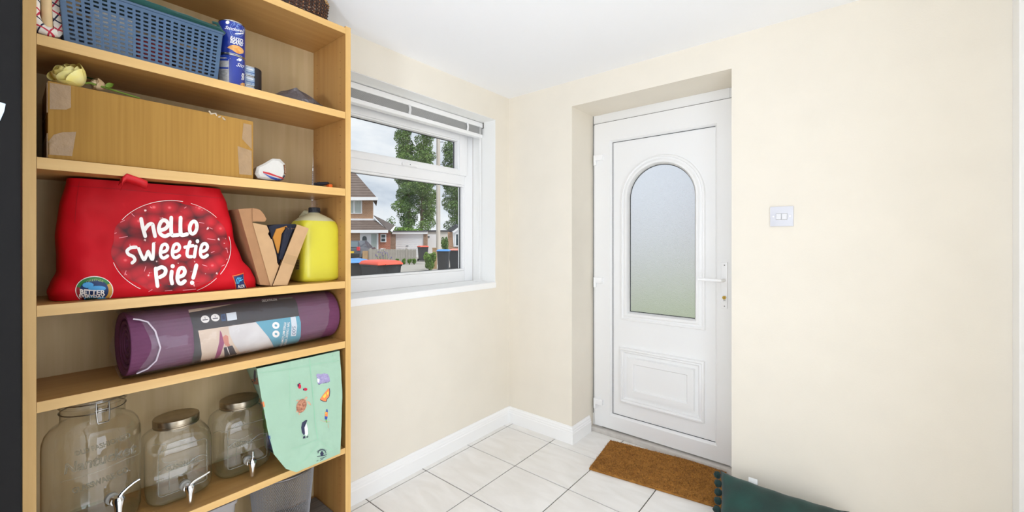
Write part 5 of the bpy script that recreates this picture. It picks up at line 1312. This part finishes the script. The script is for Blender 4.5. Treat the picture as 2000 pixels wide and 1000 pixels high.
# ================================================================== BOTTOM SHELF
mat('grey_board', (120, 112, 104), .7, rgb2=(96, 90, 84), vscale=3, stretch=(30, 1.5, 1))
o = obj('place_mat', MB().box(.045, .25, -1.62, iy1 - .003, Z6 + .0003, Z6 + .006, .001), 'grey_board', base=(.15, -1.46, Z6)); tag(o, 'grey wood grain place mat lying under the mesh bin', 'place mat')
bn_c = Vector((.128, -1.475, Z6 + .0065))
bn = thing('waste_bin', bn_c, 'round silver wire mesh waste bin on the bottom shelf', 'bin')
RB0, RB1, HB_ = .088, .108, .222
mesh = MB(); nA, nH = 120, 44; wv = .00055
for k in range(nA):
    for sgn in (1, -1):
        pts = []
        for j in range(7):
            h = j / 6; a_ = 2 * pi * k / nA + sgn * h * .9; r = RB0 + (RB1 - RB0) * h
            pts.append(bn_c + Vector((r * cos(a_), r * sin(a_), .006 + (HB_ - .012) * h)))
        mesh.tube(pts, wv, 3, False)
mat('mesh_metal', (128, 126, 126), .4, .7)
tag(obj('wire_mesh', mesh, 'mesh_metal', bn, fix=False), kind='stuff')
obj('rim', MB().tube([bn_c + Vector((RB1 * cos(2 * pi * k / 60), RB1 * sin(2 * pi * k / 60), HB_)) for k in range(60)], .0042, 10, closed=True), 'mesh_metal', bn, smooth=True)
obj('base', MB().lathe([(.001, 0), (RB0 + .001, 0), (RB0 + .002, .004), (RB0 + .001, .010), (RB0 - .001, .010), (.001, .004)], bn_c, 48), 'mesh_metal', bn, smooth=True)
pc = onx(462, 968, .20)
bxm = thing('plastic_tub', (.15, -1.74, Z6), 'clear grey plastic tub on the bottom shelf left of the mesh bin', 'tub')
y0, y1, x0, x1, z0, z1 = -1.88, pc.y - .012, .07, .235, Z6 + .0006, pc.z
def rr(x0, x1, y0, y1, z, r=.018, n=5):
    out = []
    for cx_, cy_, a0_ in ((x1 - r, y1 - r, 0), (x0 + r, y1 - r, 90), (x0 + r, y0 + r, 180), (x1 - r, y0 + r, 270)):
        for k in range(n + 1): a_ = radians(a0_ + 90 * k / n); out.append(Vector((cx_ + r * cos(a_), cy_ + r * sin(a_), z)))
    return out
tub = MB().rings([rr(x0 + .02, x1 - .02, y0 + .02, y1 - .015, z0), rr(x0 + .016, x1 - .016, y0 + .016, y1 - .010, z0 + .008), rr(x0, x1, y0, y1 + .004, z1)], True, False)
obj('body', tub, 'clear_plastic', bxm, smooth=True)
obj('lid', MB().rings([rr(x0 - .004, x1 + .004, y0 - .004, y1 + .008, z1 - .004), rr(x0 - .004, x1 + .004, y0 - .004, y1 + .008, z1 + .006), rr(x0 + .01, x1 - .01, y0 + .01, y1 - .006, z1 + .008)], True, True), 'clear_plastic', bxm, smooth=True)

# ================================================================== dark fridge at the left edge, added unseen lamps
fg = thing('fridge', (.3, -2.42, 0), 'tall dark grey fridge left of the bookcase', 'fridge')
mat('fridge_grey', (18, 17, 17), .6, spec=.15, var=.04, vscale=80)
obj('cabinet', MB().box(.02, .54, -2.72, -2.1075, .03, 1.86, .006), 'fridge_grey', fg, smooth=True)
obj('door', MB().box(.545, .60, -2.72, -2.1075, .62, 1.86, .008), 'fridge_grey', fg, smooth=True)
obj('door', MB().box(.545, .60, -2.72, -2.1075, .05, .612, .008), 'fridge_grey', fg, smooth=True)
mb = MB()
for x in (.06, .5):
    for y in (-2.68, -2.15): mb.tube([(x, y, 0), (x, y, .032)], .018, 10)
obj('feet', mb, 'black_plain', fg)
P = [onx(p, q, .6012) for p, q in ((-60, 180), (11, 203), (8, 218), (0, 236), (-60, 250))]
o = obj('paper_note', MB().add(P + [p + Vector((-.0006, 0, 0)) for p in P], [(0, 1, 2, 3, 4), (9, 8, 7, 6, 5)]), mat('paper_blue', (176, 190, 206), .6), base=P[0]); tag(o, 'white paper note stuck on the dark fridge door', 'note')
lampc = Vector((1.0, -3.0, H))
lm = thing('added_ceiling_lamp', lampc, 'round white ceiling lamp, unseen, added behind the camera for light', 'lamp')
obj('base_ring', MB().lathe([(.15, 0), (.155, -.02), (.145, -.028), (.001, -.028)], lampc, 40), 'white_plain', lm, smooth=True)
obj('diffuser', MB().lathe([(.14, -.028), (.142, -.045), (.12, -.068), (.07, -.080), (.001, -.083)], lampc, 40), mat('lamp_glow', (255, 250, 240), .5, emit=((255, 248, 236), 9)), lm, smooth=True)  # extra glow added out of view to brighten the room

ul = thing('added_floor_lamp', (1.62, -3.35, 0), 'white floor lamp, unseen, added behind the camera to brighten the ceiling', 'lamp')  # unseen lamp body added under the fill light for the ceiling
obj('base', MB().lathe([(.001, 0), (.14, 0), (.14, .012), (.02, .03), (.001, .03)], (1.62, -3.35, 0), 32), 'white_plain', ul, smooth=True)
obj('pole', MB().tube([(1.62, -3.35, .03), (1.62, -3.35, 1.05)], .012, 12), 'white_plain', ul, smooth=True)
obj('bowl', MB().lathe([(.02, 1.05), (.10, 1.07), (.17, 1.12), (.18, 1.15), (.172, 1.15), (.16, 1.122), (.09, 1.08), (.001, 1.06)], (1.62, -3.35, 0), 32, True, True), 'white_plain', ul, smooth=True)

# ================================================================== OUTSIDE
GZ = -.30
mat('tarmac', (168, 164, 158), .95, var=.06, vscale=2); mat('lawn', (140, 150, 112), .95, rgb2=(122, 136, 94), vscale=3); mat('paving', (186, 178, 166), .95, var=.05, vscale=4)
g = struct('ground', MB().box(-150, 60, -60, 150, GZ - .3, GZ), 'tarmac', 'pale road and drive outside')
struct('ground_verge', MB().box(-2.6, 9, .9, 10.5, GZ, GZ + .02), 'lawn', 'grass in front of the door')
struct('ground_road', MB().box(-2.6, 9, 10.6, 19.5, GZ, GZ + .01), mat('concrete', (214, 212, 208), .9), 'pale concrete road beyond the grass')
brickmat('brick_buff', (176, 128, 92), (160, 112, 78), (196, 180, 160)); brickmat('brick_red', (170, 84, 56), (152, 72, 48), (190, 160, 140)); brickmat('brick_brown', (150, 116, 92), (134, 100, 80), (180, 164, 148))
mat('roof_tile', (112, 98, 92), .9, var=.10, vscale=3); mat('roof_dark', (94, 86, 84), .9, var=.1, vscale=3); mat('out_white', (240, 242, 246), .5); mat('pane_dark', (58, 74, 80), .1); mat('curtain', (178, 190, 186), .8, var=.1, vscale=4, stretch=(6, 1, .3)); mat('fascia_dark', (70, 74, 82), .6)
class Out:
    """a thing out in the street: local x to the right, y away, z up from the ground"""
    def __init__(s, name, px, t, label, cat, group=None, turn=0):
        s.t = t; s.px = px; p = CAM + DV * t + RV * ((px - 1000) / F * t); s.o = thing(name, (p.x, p.y, GZ), label, cat, group, rz=YAW + turn)
    def x(s, px, y=0): return (px - 1000) / F * (s.t + y) - (s.px - 1000) / F * s.t
    def z(s, py, y=0): return CAM.z + (HZ - py) / F * (s.t + y) - GZ
    def part(s, nm, mb, m, parent=None, **kw): return obj(nm, mb, m, parent or s.o, local=True, **kw)
    def bx(s, nm, p0, p1, q0, q1, y0, y1, m, parent=None): return s.part(nm, MB().box(s.x(p0, y0), s.x(p1, y0), y0, y1, max(0, s.z(q1, y0)), s.z(q0, y0)), m, parent)
def courses(H_, nm, xl0, xr0, xl1, xr1, y0, y1, z0, z1, n, m, parent=None):
    """sloping roof as overlapping tile courses from eaves (0) to ridge (1)"""
    for k in range(n):
        a, b = k / n, (k + 1) / n
        L = lambda p, q, t: p + (q - p) * t
        za, zb = L(z0, z1, a), L(z0, z1, b); ya, yb = L(y0, y1, a), L(y0, y1, b); th = .06
        vs = [(L(xl0, xl1, a), ya - .03, za + th), (L(xr0, xr1, a), ya - .03, za + th), (L(xr0, xr1, b), yb, zb + .01), (L(xl0, xl1, b), yb, zb + .01),
              (L(xl0, xl1, a), ya - .03, za - .03), (L(xr0, xr1, a), ya - .03, za - .03), (L(xr0, xr1, b), yb, zb - .05), (L(xl0, xl1, b), yb, zb - .05)]
        H_.part(nm, MB().add(vs, [(0, 1, 2, 3), (4, 7, 6, 5), (0, 4, 5, 1), (1, 5, 6, 2), (2, 6, 7, 3), (3, 7, 4, 0)]), m, parent)
def window(H_, p0, p1, q0, q1, y, mull=(), parent=None, pm='pane_dark'):
    x0, x1, z0, z1 = H_.x(p0, y), H_.x(p1, y), H_.z(q1, y), H_.z(q0, y); f = .07; mb = MB()
    mb.box(x0, x1, y - .06, y + .02, z0, z0 + f); mb.box(x0, x1, y - .06, y + .02, z1 - f, z1); mb.box(x0, x0 + f, y - .06, y + .02, z0 + f, z1 - f); mb.box(x1 - f, x1, y - .06, y + .02, z0 + f, z1 - f)
    for m_ in mull: xm = H_.x(m_, y); mb.box(xm - .05, xm + .05, y - .06, y + .02, z0 + f, z1 - f)
    w_ = H_.part('window', mb, 'out_white', parent); H_.part('pane', MB().box(x0 + f, x1 - f, y - .02, y + .01, z0 + f, z1 - f), pm, w_); return w_
# ---- two storey brick house
h = Out('house', 700, 35, 'two storey brick house with tiled roofs across the road', 'house')
YM = 2.2
h.part('upper_wall', MB().prism([(h.x(560, YM), YM), (h.x(729, YM), YM), (h.x(728, YM + 7), YM + 7), (h.x(560, YM), YM + 7)], 2, 0, h.z(385, YM)), 'brick_buff')
h.part('porch_wall', MB().box(h.x(560), h.x(738), 0, YM, 0, h.z(450)), 'brick_buff'); h.part('porch_wall_red', MB().prism([(h.x(738), -.05), (h.x(763), -.05), (h.x(762, 1.2), 1.2), (h.x(738), 1.2)], 2, 0, h.z(452)), 'brick_red')
courses(h, 'roof_course', h.x(540, YM), h.x(737, YM - .5), h.x(540, YM), h.x(690, YM + 3.5), YM - .5, YM + 3.5, h.z(388, YM - .5), h.z(334, YM + 3.5), 11, 'roof_tile')
h.part('gutter', MB().box(h.x(540), h.x(737, YM - .6), YM - .62, YM - .45, h.z(391, YM - .6), h.z(385, YM - .6)), 'out_white')
h.part('hip_slope', MB().add([(h.x(737, YM - .5), YM - .5, h.z(388, YM - .5)), (h.x(690, YM + 3.5), YM + 3.5, h.z(334, YM + 3.5)), (h.x(735, YM + 7), YM + 7, h.z(388, YM - .5))], [(0, 1, 2)]), 'roof_dark', solid=.05, fix=False)
courses(h, 'porch_course', h.x(540), h.x(757, -.5), h.x(540), h.x(733, YM), -.5, YM, h.z(450, -.5), h.z(430, YM), 6, 'roof_tile')
h.part('porch_gutter', MB().box(h.x(540), h.x(757, -.6), -.62, -.45, h.z(455, -.6), h.z(449, -.6)), 'out_white')
h.part('lead_flashing', MB().box(h.x(540), h.x(733, YM), YM - .1, YM, h.z(431, YM), h.z(427, YM)), 'out_white')
h.part('side_roof', MB().add([(h.x(730, YM), YM, h.z(421, YM)), (h.x(736, YM), YM, h.z(424, YM)), (h.x(771, 1), 1, h.z(441, 1)), (h.x(763, -.3), -.3, h.z(450, -.3)), (h.x(757, -.5), -.5, h.z(450, -.5))], [(0, 1, 2, 3, 4)]), 'roof_dark', solid=.06, fix=False)
h.part('side_fascia', MB().add([(h.x(771, 1), 1, h.z(441, 1)), (h.x(773, 1), 1, h.z(442, 1)), (h.x(766, -.35), -.35, h.z(453, -.35)), (h.x(762, -.35), -.35, h.z(450, -.35))], [(0, 1, 2, 3)]), 'out_white', solid=.05, fix=False)
window(h, 672, 707.5, 391, 417.5, YM, (692,), None, 'curtain')
window(h, 743.5, 754.5, 457, 473, -.06); window(h, 743.5, 753, 485, 492, -.06)
h.bx('small_mullion', 743.8, 754.2, 464, 466, -.13, -.05, 'out_white')
d_ = h.bx('door_surround', 703, 739, 455, 500, -.08, .02, 'out_white')
ar = [(h.x(708.5), h.z(492)), (h.x(717), h.z(492))] + [(h.x(712.75) + (h.x(717) - h.x(708.5)) / 2 * cos(radians(a_)), h.z(466) + .22 * sin(radians(a_))) for a_ in range(0, 181, 20)]
h.part('door_pane', MB().prism(ar, 1, -.11, -.07), 'pane_dark', d_); h.bx('side_pane', 725, 735.5, 457, 487, -.11, -.07, 'curtain', d_)
# ---- garages
g1 = Out('garage', 795, 38, 'brick garage with white up and over door and flat roof', 'garage')
g1.bx('brick_pier', 761, 772, 455, 520, 0, .3, 'brick_brown'); g1.bx('brick_pier', 827, 834, 456, 520, 0, .3, 'brick_brown')
g1.part('walls', MB().prism([(g1.x(763, .3), .3), (g1.x(833, .3), .3), (g1.x(832, 4.4), 4.4), (g1.x(764, 4.4), 4.4)], 2, 0, g1.z(456)), 'brick_brown')
gd_ = g1.bx('garage_door', 772, 827, 457, 520, .12, .2, 'out_white')
for k in range(11):
    zz_ = .25 + k * .19
    if zz_ < g1.z(457) - .05: g1.part('door_rib', MB().box(g1.x(772.5), g1.x(826.5), .09, .13, zz_, zz_ + .12), 'out_white', gd_)
g1.part('door_handle', MB().box(-.1, .1, .04, .09, 1.0, 1.05), 'pane_dark', gd_)
g1.bx('fascia', 766, 834, 452, 457, -.15, .1, 'out_white'); g1.part('roof_edge', MB().prism([(g1.x(764, -.2), -.2), (g1.x(835, -.2), -.2), (g1.x(834, 4.5), 4.5), (g1.x(765, 4.5), 4.5)], 2, g1.z(452.2, -.2), g1.z(450.5, -.2)), 'fascia_dark')
g2 = Out('garage', 852, 43, 'pale rendered garage between the brick garage and the bungalow', 'garage')
mat('render_pale', (226, 224, 218), .8)
g2.bx('walls', 828, 877, 452, 520, 0, 5, 'render_pale'); g2.bx('roof_edge', 826, 879, 449.5, 452.4, -.15, 5, 'fascia_dark'); g2.bx('door', 833, 858, 458, 520, -.05, .02, 'out_white'); g2.bx('wall_lamp', 832, 839, 461.5, 463.5, -.1, 0, 'pane_dark')
# ---- bungalow gable at the right
b_ = Out('bungalow', 900, 34, 'brick bungalow with white gable at the right of the window', 'bungalow')
b_.bx('brick_wall', 874.5, 889, 453, 520, 0, 4, 'brick_buff'); b_.bx('brick_wall', 889, 960, 480, 520, 0, .2, 'brick_brown')
b_.part('gable', MB().prism([(b_.x(886), b_.z(482)), (b_.x(960), b_.z(482)), (b_.x(960), b_.z(402)), (b_.x(884), b_.z(455))], 1, -.05, .1), 'out_white')
b_.part('verge_board', MB().prism([(b_.x(880), b_.z(452)), (b_.x(884), b_.z(453)), (b_.x(962), b_.z(394)), (b_.x(962), b_.z(388))], 1, -.3, .0), 'fascia_dark')
b_.part('soffit', MB().prism([(b_.x(884), b_.z(453)), (b_.x(887), b_.z(455)), (b_.x(962), b_.z(403)), (b_.x(962), b_.z(395))], 1, -.3, .0), 'out_white')
b_.part('back_roof', MB().prism([(b_.x(872), b_.z(449)), (b_.x(875), b_.z(453)), (b_.x(890), b_.z(440)), (b_.x(888), b_.z(437))], 1, .5, 5), 'fascia_dark')
window(b_, 889, 930, 456, 481, -.06, (896, 908), None, 'pane_dark')
# ---- timber fence
mat('fence_grey', (172, 166, 158), .95, var=.10, vscale=6, stretch=(8, 1, .4)); mat('fence_tan', (178, 148, 112), .9, var=.08, vscale=6)
f_ = Out('picket_fence', 765, 27, 'weathered grey timber fence of upright slats across the road', 'fence')
mb0 = None; n_s = 36
xs = [f_.x(720) + (f_.x(813) - f_.x(720)) * k / n_s for k in range(n_s)]
wd_ = (xs[1] - xs[0]) * .86; zt_f = f_.z(487)
for k, x_ in enumerate(xs):
    if mb0 is None: mb0 = f_.part('slat', MB().box(0, wd_, 0, .025, .02, zt_f), 'fence_grey'); mb0.location = (x_, 0, 0)
    else:
        q = mb0.copy(); COL.objects.link(q); q.parent = f_.o; q.location = (x_, .01 * (k % 2), .02 * ((k * 7) % 3) / 3)
for z_ in (.25, .75): f_.part('rail', MB().box(xs[0], xs[-1], .03, .08, z_, z_ + .08), 'fence_grey')
for px in (722, 749, 792): f_.part('post', MB().box(f_.x(px), f_.x(px) + .1, -.02, .1, 0, zt_f + .06), 'fence_grey')
f_.part('end_post', MB().box(f_.x(709), f_.x(718), -.1, .15, 0, f_.z(490)), 'fence_tan')
p_ = Out('gate_post', 849, 22, 'short tan timber gate post beside the black wheelie bins', 'post'); p_.bx('post', 844.5, 852, 485, 540, 0, .2, 'fence_tan'); p_.bx('post_cap', 844, 852.5, 484, 486, -.01, .21, 'fence_tan')
# ---- telegraph pole
tp = Out('telegraph_pole', 856, 26, 'tall grey wooden telegraph pole behind the wheelie bins', 'pole')
mat('pole_wood', (206, 201, 193), .9, rgb2=(182, 172, 162), vscale=2, stretch=(6, 6, .2))
tp.part('pole', MB().lathe([(.135, 0), (.13, 3), (.115, 9.5), (.001, 9.52)], (0, 0, 0), 16), 'pole_wood', smooth=True)
st_ = MB()
for k in range(6): st_.tube([(-.0, 0, 5.6 + k * .7), ((.32 if k % 2 else -.32), 0, 5.6 + k * .7)], .022, 6)
tp.part('step_bolts', st_, 'fascia_dark')
# ---- wheelie bins
mat('bin_black', (48, 50, 56), .5, var=.08, vscale=6); mat('lid_blue', (84, 146, 214), .45); mat('lid_red', (232, 92, 70), .45); mat('lid_pink', (226, 150, 136), .5)
def wheelie(px, t, lidm, label, turn=0, s=1.0, bodym='bin_black'):
    w_ = Out('wheelie_bin', px, t, label, 'bin', 'wheelie bins outside', turn)
    def rct(hx, y0, y1, z): return [Vector((-hx, y0, z)), Vector((hx, y0, z)), Vector((hx, y1, z)), Vector((-hx, y1, z))]
    w_.part('body', MB().rings([rct(.22 * s, -.24 * s, .24 * s, .06), rct(.23 * s, -.26 * s, .27 * s, .12), rct(.275 * s, -.35 * s, .34 * s, .96 * s), rct(.29 * s, -.365 * s, .36 * s, .965 * s), rct(.29 * s, -.365 * s, .36 * s, 1.0 * s)]), bodym, bevel=.015)
    w_.part('lid', MB().rings([rct(.30 * s, -.39 * s, .38 * s, .995 * s), rct(.30 * s, -.385 * s, .38 * s, 1.025 * s), rct(.26 * s, -.33 * s, .34 * s, 1.07 * s), rct(.20 * s, -.24 * s, .30 * s, 1.085 * s)]), lidm, bevel=.012)
    w_.part('lid_grip', MB().box(-.14 * s, .14 * s, -.43 * s, -.38 * s, 1.0 * s, 1.02 * s, .008), lidm)
    w_.part('handle', MB().tube([(-.22 * s, .36 * s, .98 * s), (-.22 * s, .43 * s, 1.0 * s), (.22 * s, .43 * s, 1.0 * s), (.22 * s, .36 * s, .98 * s)], .016, 8), bodym, smooth=True)
    for sx in (-1, 1): w_.part('wheel', MB().tube([(sx * .25 * s, .24 * s, .1), (sx * .30 * s, .24 * s, .1)], .1, 16), 'black_plain', smooth=True)
    return w_
wheelie(866.5, 20, 'lid_blue', 'black wheelie bin with blue lid beside the tall pole', .05)
wheelie(890, 21.6, 'lid_pink', 'black wheelie bin with faded red lid at the right edge of the window', -.08)
wheelie(826, 30, 'lid_red', 'distant black wheelie bin with red lid against the fence end', .5, 1.05)
wheelie(744, 8.9, 'lid_red', 'nearest black wheelie bin with bright red lid below the window', .85)
wheelie(690, 9.6, 'lid_blue', 'nearest black wheelie bin with blue lid beside the bookcase edge', .55)
# ---- parked car, seen from the rear
mat('car_grey', (84, 92, 106), .25, .3, coat=.6); mat('car_glass', (96, 112, 120), .08); mat('tail_red', (210, 50, 60), .3); mat('plate_yellow', (236, 200, 50), .5)
cr_ = Out('car', 678, 30, 'dark grey hatchback parked in front of the brick house', 'car')
W2 = .92
def cx(s, y, z0, z1, top=1): return [Vector((-W2 * s, y, z0)), Vector((W2 * s, y, z0)), Vector((W2 * s * top, y, z1)), Vector((-W2 * s * top, y, z1))]
cr_.part('body', MB().rings([cx(.90, .0, .30, .98, .98), cx(1, .25, .25, 1.02, .96), cx(1, 3.4, .25, 1.0, .96), cx(.95, 4.2, .3, .85, .9)]), 'car_grey', bevel=.06)
cr_.part('cabin', MB().rings([cx(.93, .15, .98, 1.0, .99), cx(.86, .55, .98, 1.50, .82), cx(.86, 2.2, .98, 1.52, .82), cx(.9, 3.1, .98, 1.0, .98)]), 'car_grey', bevel=.05)
cr_.part('rear_window', MB().add([(-.74, .10, 1.04), (.74, .10, 1.04), (.62, .44, 1.43), (-.62, .44, 1.43)], [(0, 1, 2, 3)]), 'car_glass', solid=.03, fix=False)
for sx in (-1, 1):
    cr_.part('tail_light', MB().box(sx * .70, sx * .90, -.04, .12, .78, 1.06, .02), 'tail_red')
    for y in (.7, 3.2): cr_.part('wheel', MB().tube([(sx * .72, y, .31), (sx * .93, y, .31)], .31, 20), 'black_plain', smooth=True)
cr_.part('number_plate', MB().box(-.02, .50, -.05, -.01, .60, .74), 'plate_yellow'); cr_.part('bumper', MB().box(-.88, .88, -.08, .2, .32, .56, .04), 'black_plain')
# ---- trees and shrubs
mat('leaf_a', (122, 152, 82), .8, rgb2=(78, 110, 54), vscale=1.2); mat('leaf_b', (132, 166, 76), .8, rgb2=(92, 130, 52), vscale=2.5); mat('leaf_c', (112, 142, 66), .8, rgb2=(70, 104, 46), vscale=2.5); mat('bark', (110, 96, 80), .95)
def foliage(clumps, n, size, rn):
    mb = MB()
    tot = sum(c[3] * c[4] * c[5] for c in clumps) ** 1
    for (cx_, cy_, cz_, rx, ry, rz) in clumps:
        for _ in range(max(6, int(n * rx * ry * rz / tot))):
            while True:
                u = Vector((rn.uniform(-1, 1), rn.uniform(-1, 1), rn.uniform(-1, 1)))
                if u.length <= 1: break
            u = u * (u.length ** -.35 if u.length > .05 else 1)
            p = Vector((cx_ + u.x * rx, cy_ + u.y * ry, cz_ + u.z * rz)); s_ = size * rn.uniform(.6, 1.3)
            a = Vector((rn.gauss(0, 1), rn.gauss(0, 1), rn.gauss(0, 1))).normalized(); b = a.orthogonal().normalized(); c_ = a.cross(b)
            mb.add([p + b * s_, p + c_ * s_ * .7, p - b * s_, p - c_ * s_ * .7], [(0, 1, 2, 3)])
    return mb
def tree(name, px, t, w_px, top, base, label, n, size, m='leaf_a', seed=1, columns=2):
    rn = random.Random(seed); T = Out(name, px, t, label, 'tree', 'trees beyond the garages')
    W = w_px / F * t; zb_, zt_ = T.z(base), T.z(top); hgt = zt_ - zb_
    cl = []
    for k in range(70):
        f = k / 69; r = W * .5 * (.62 + .38 * sin(pi * min(1, f * 1.05 + .08))) * rn.uniform(.8, 1.1)
        col_ = (k % columns) - (columns - 1) / 2
        cl.append((col_ * W * .44 + rn.uniform(-.12, .12) * W, rn.uniform(-.25, .25) * W, zb_ + hgt * f, r * .52, r * .52, hgt * .05))
    tag(T.part('foliage', foliage(cl, n, size, rn), m, fix=False), kind='stuff')
    tr_ = MB()
    for c_ in range(columns):
        x_ = (c_ - (columns - 1) / 2) * W * .40
        tr_.tube([(x_ * .3, 0, 0), (x_ * .7, 0, zb_ * .8), (x_, 0, zb_ + hgt * .5), (x_, 0, zb_ + hgt * .95)], [.3, .26, .14, .03], 8)
    T.part('trunk', tr_, 'bark', smooth=True)
tree('poplar_tree', 812, 60, 78, 205, 446, 'tall dark green poplar left of the telegraph pole', 46000, .105, 'leaf_a', 3, 2)
tree('poplar_tree', 905, 64, 80, 195, 448, 'tall dark green poplar right of the telegraph pole', 42000, .105, 'leaf_a', 8, 2)
def shrub(name, px, t, w_px, top, base, label, n, size, m, seed, cat='shrub', group='shrubs outside'):
    rn = random.Random(seed); T = Out(name, px, t, label, cat, group); W = w_px / F * t; zb_ = max(.03, T.z(base)); zt_ = T.z(top); cl = []
    for k in range(9): cl.append((rn.uniform(-.32, .32) * W, rn.uniform(-.25, .25) * W, zb_ + (zt_ - zb_) * rn.uniform(.25, .75), W * .22, W * .2, (zt_ - zb_) * .28))
    tag(T.part('foliage', foliage(cl, n, size, rn), m, fix=False), kind='stuff')
    sm_ = MB()
    for k in range(4): sm_.tube([(rn.uniform(-.1, .1) * W, 0, 0), (rn.uniform(-.25, .25) * W, 0, (zb_ + zt_) / 2)], [.02, .008], 5)
    T.part('stems', sm_, 'bark')
shrub('hedge', 792, 50, 70, 440, 470, 'pale green hedge top showing above the white garage door', 6000, .09, 'leaf_b', 2)
shrub('bush', 762, 46, 26, 418, 470, 'wispy small tree behind the low tiled porch roof', 700, .08, 'leaf_c', 12)
shrub('bush', 840, 21, 24, 492, 530, 'bright green bush left of the timber gate post', 3600, .036, 'leaf_b', 5)
shrub('bush', 869, 30, 16, 459, 500, 'leafy green shrub between the pole and the bungalow', 1700, .05, 'leaf_c', 6)
for k, (px, sd) in enumerate(((775, 21), (788, 22), (800, 23), (809, 24))):
    shrub('bush', px, 26, 7.5, 505, 522, ('first', 'second', 'third', 'fourth')[k] + ' low green bush from the left along the grey fence', 1000, .034, 'leaf_b', sd)
shrub('bush', 778, 12, 10, 524, 545, 'tuft of green weeds right of the nearest red bin lid', 260, .03, 'leaf_b', 31)
lv_ = Out('lavender', 752, 26, 'purple flowering lavender against the grey fence', 'plant'); rn = random.Random(9); mb = MB(); fl2 = MB()
for k in range(22):
    x_ = rn.uniform(-.55, .55); hh = rn.uniform(.4, .85); mb.tube([(x_ * .5, -.1, 0), (x_, -.15, hh)], .007, 4); fl2.sphere((x_, -.15, hh), .028, 6, 5, (1, 1, 2))
lv_.part('stems', mb, 'leaf_c'); lv_.part('flowers', fl2, mat('lavender_purple', (120, 110, 150), .8))
# ---- beyond the front door: what the obscured glass blurs
nb = thing('terrace', (-.6, 22, GZ), 'red brick houses beyond the obscured front door glass', 'house')
obj('wall', MB().box(-2, 16, 22, 28, GZ, 3.6), 'brick_red', nb); obj('roof', MB().prism([(21.5, 3.6), (28.5, 3.6), (25, 5.4)], 0, -2.3, 16.3), 'roof_tile', nb)
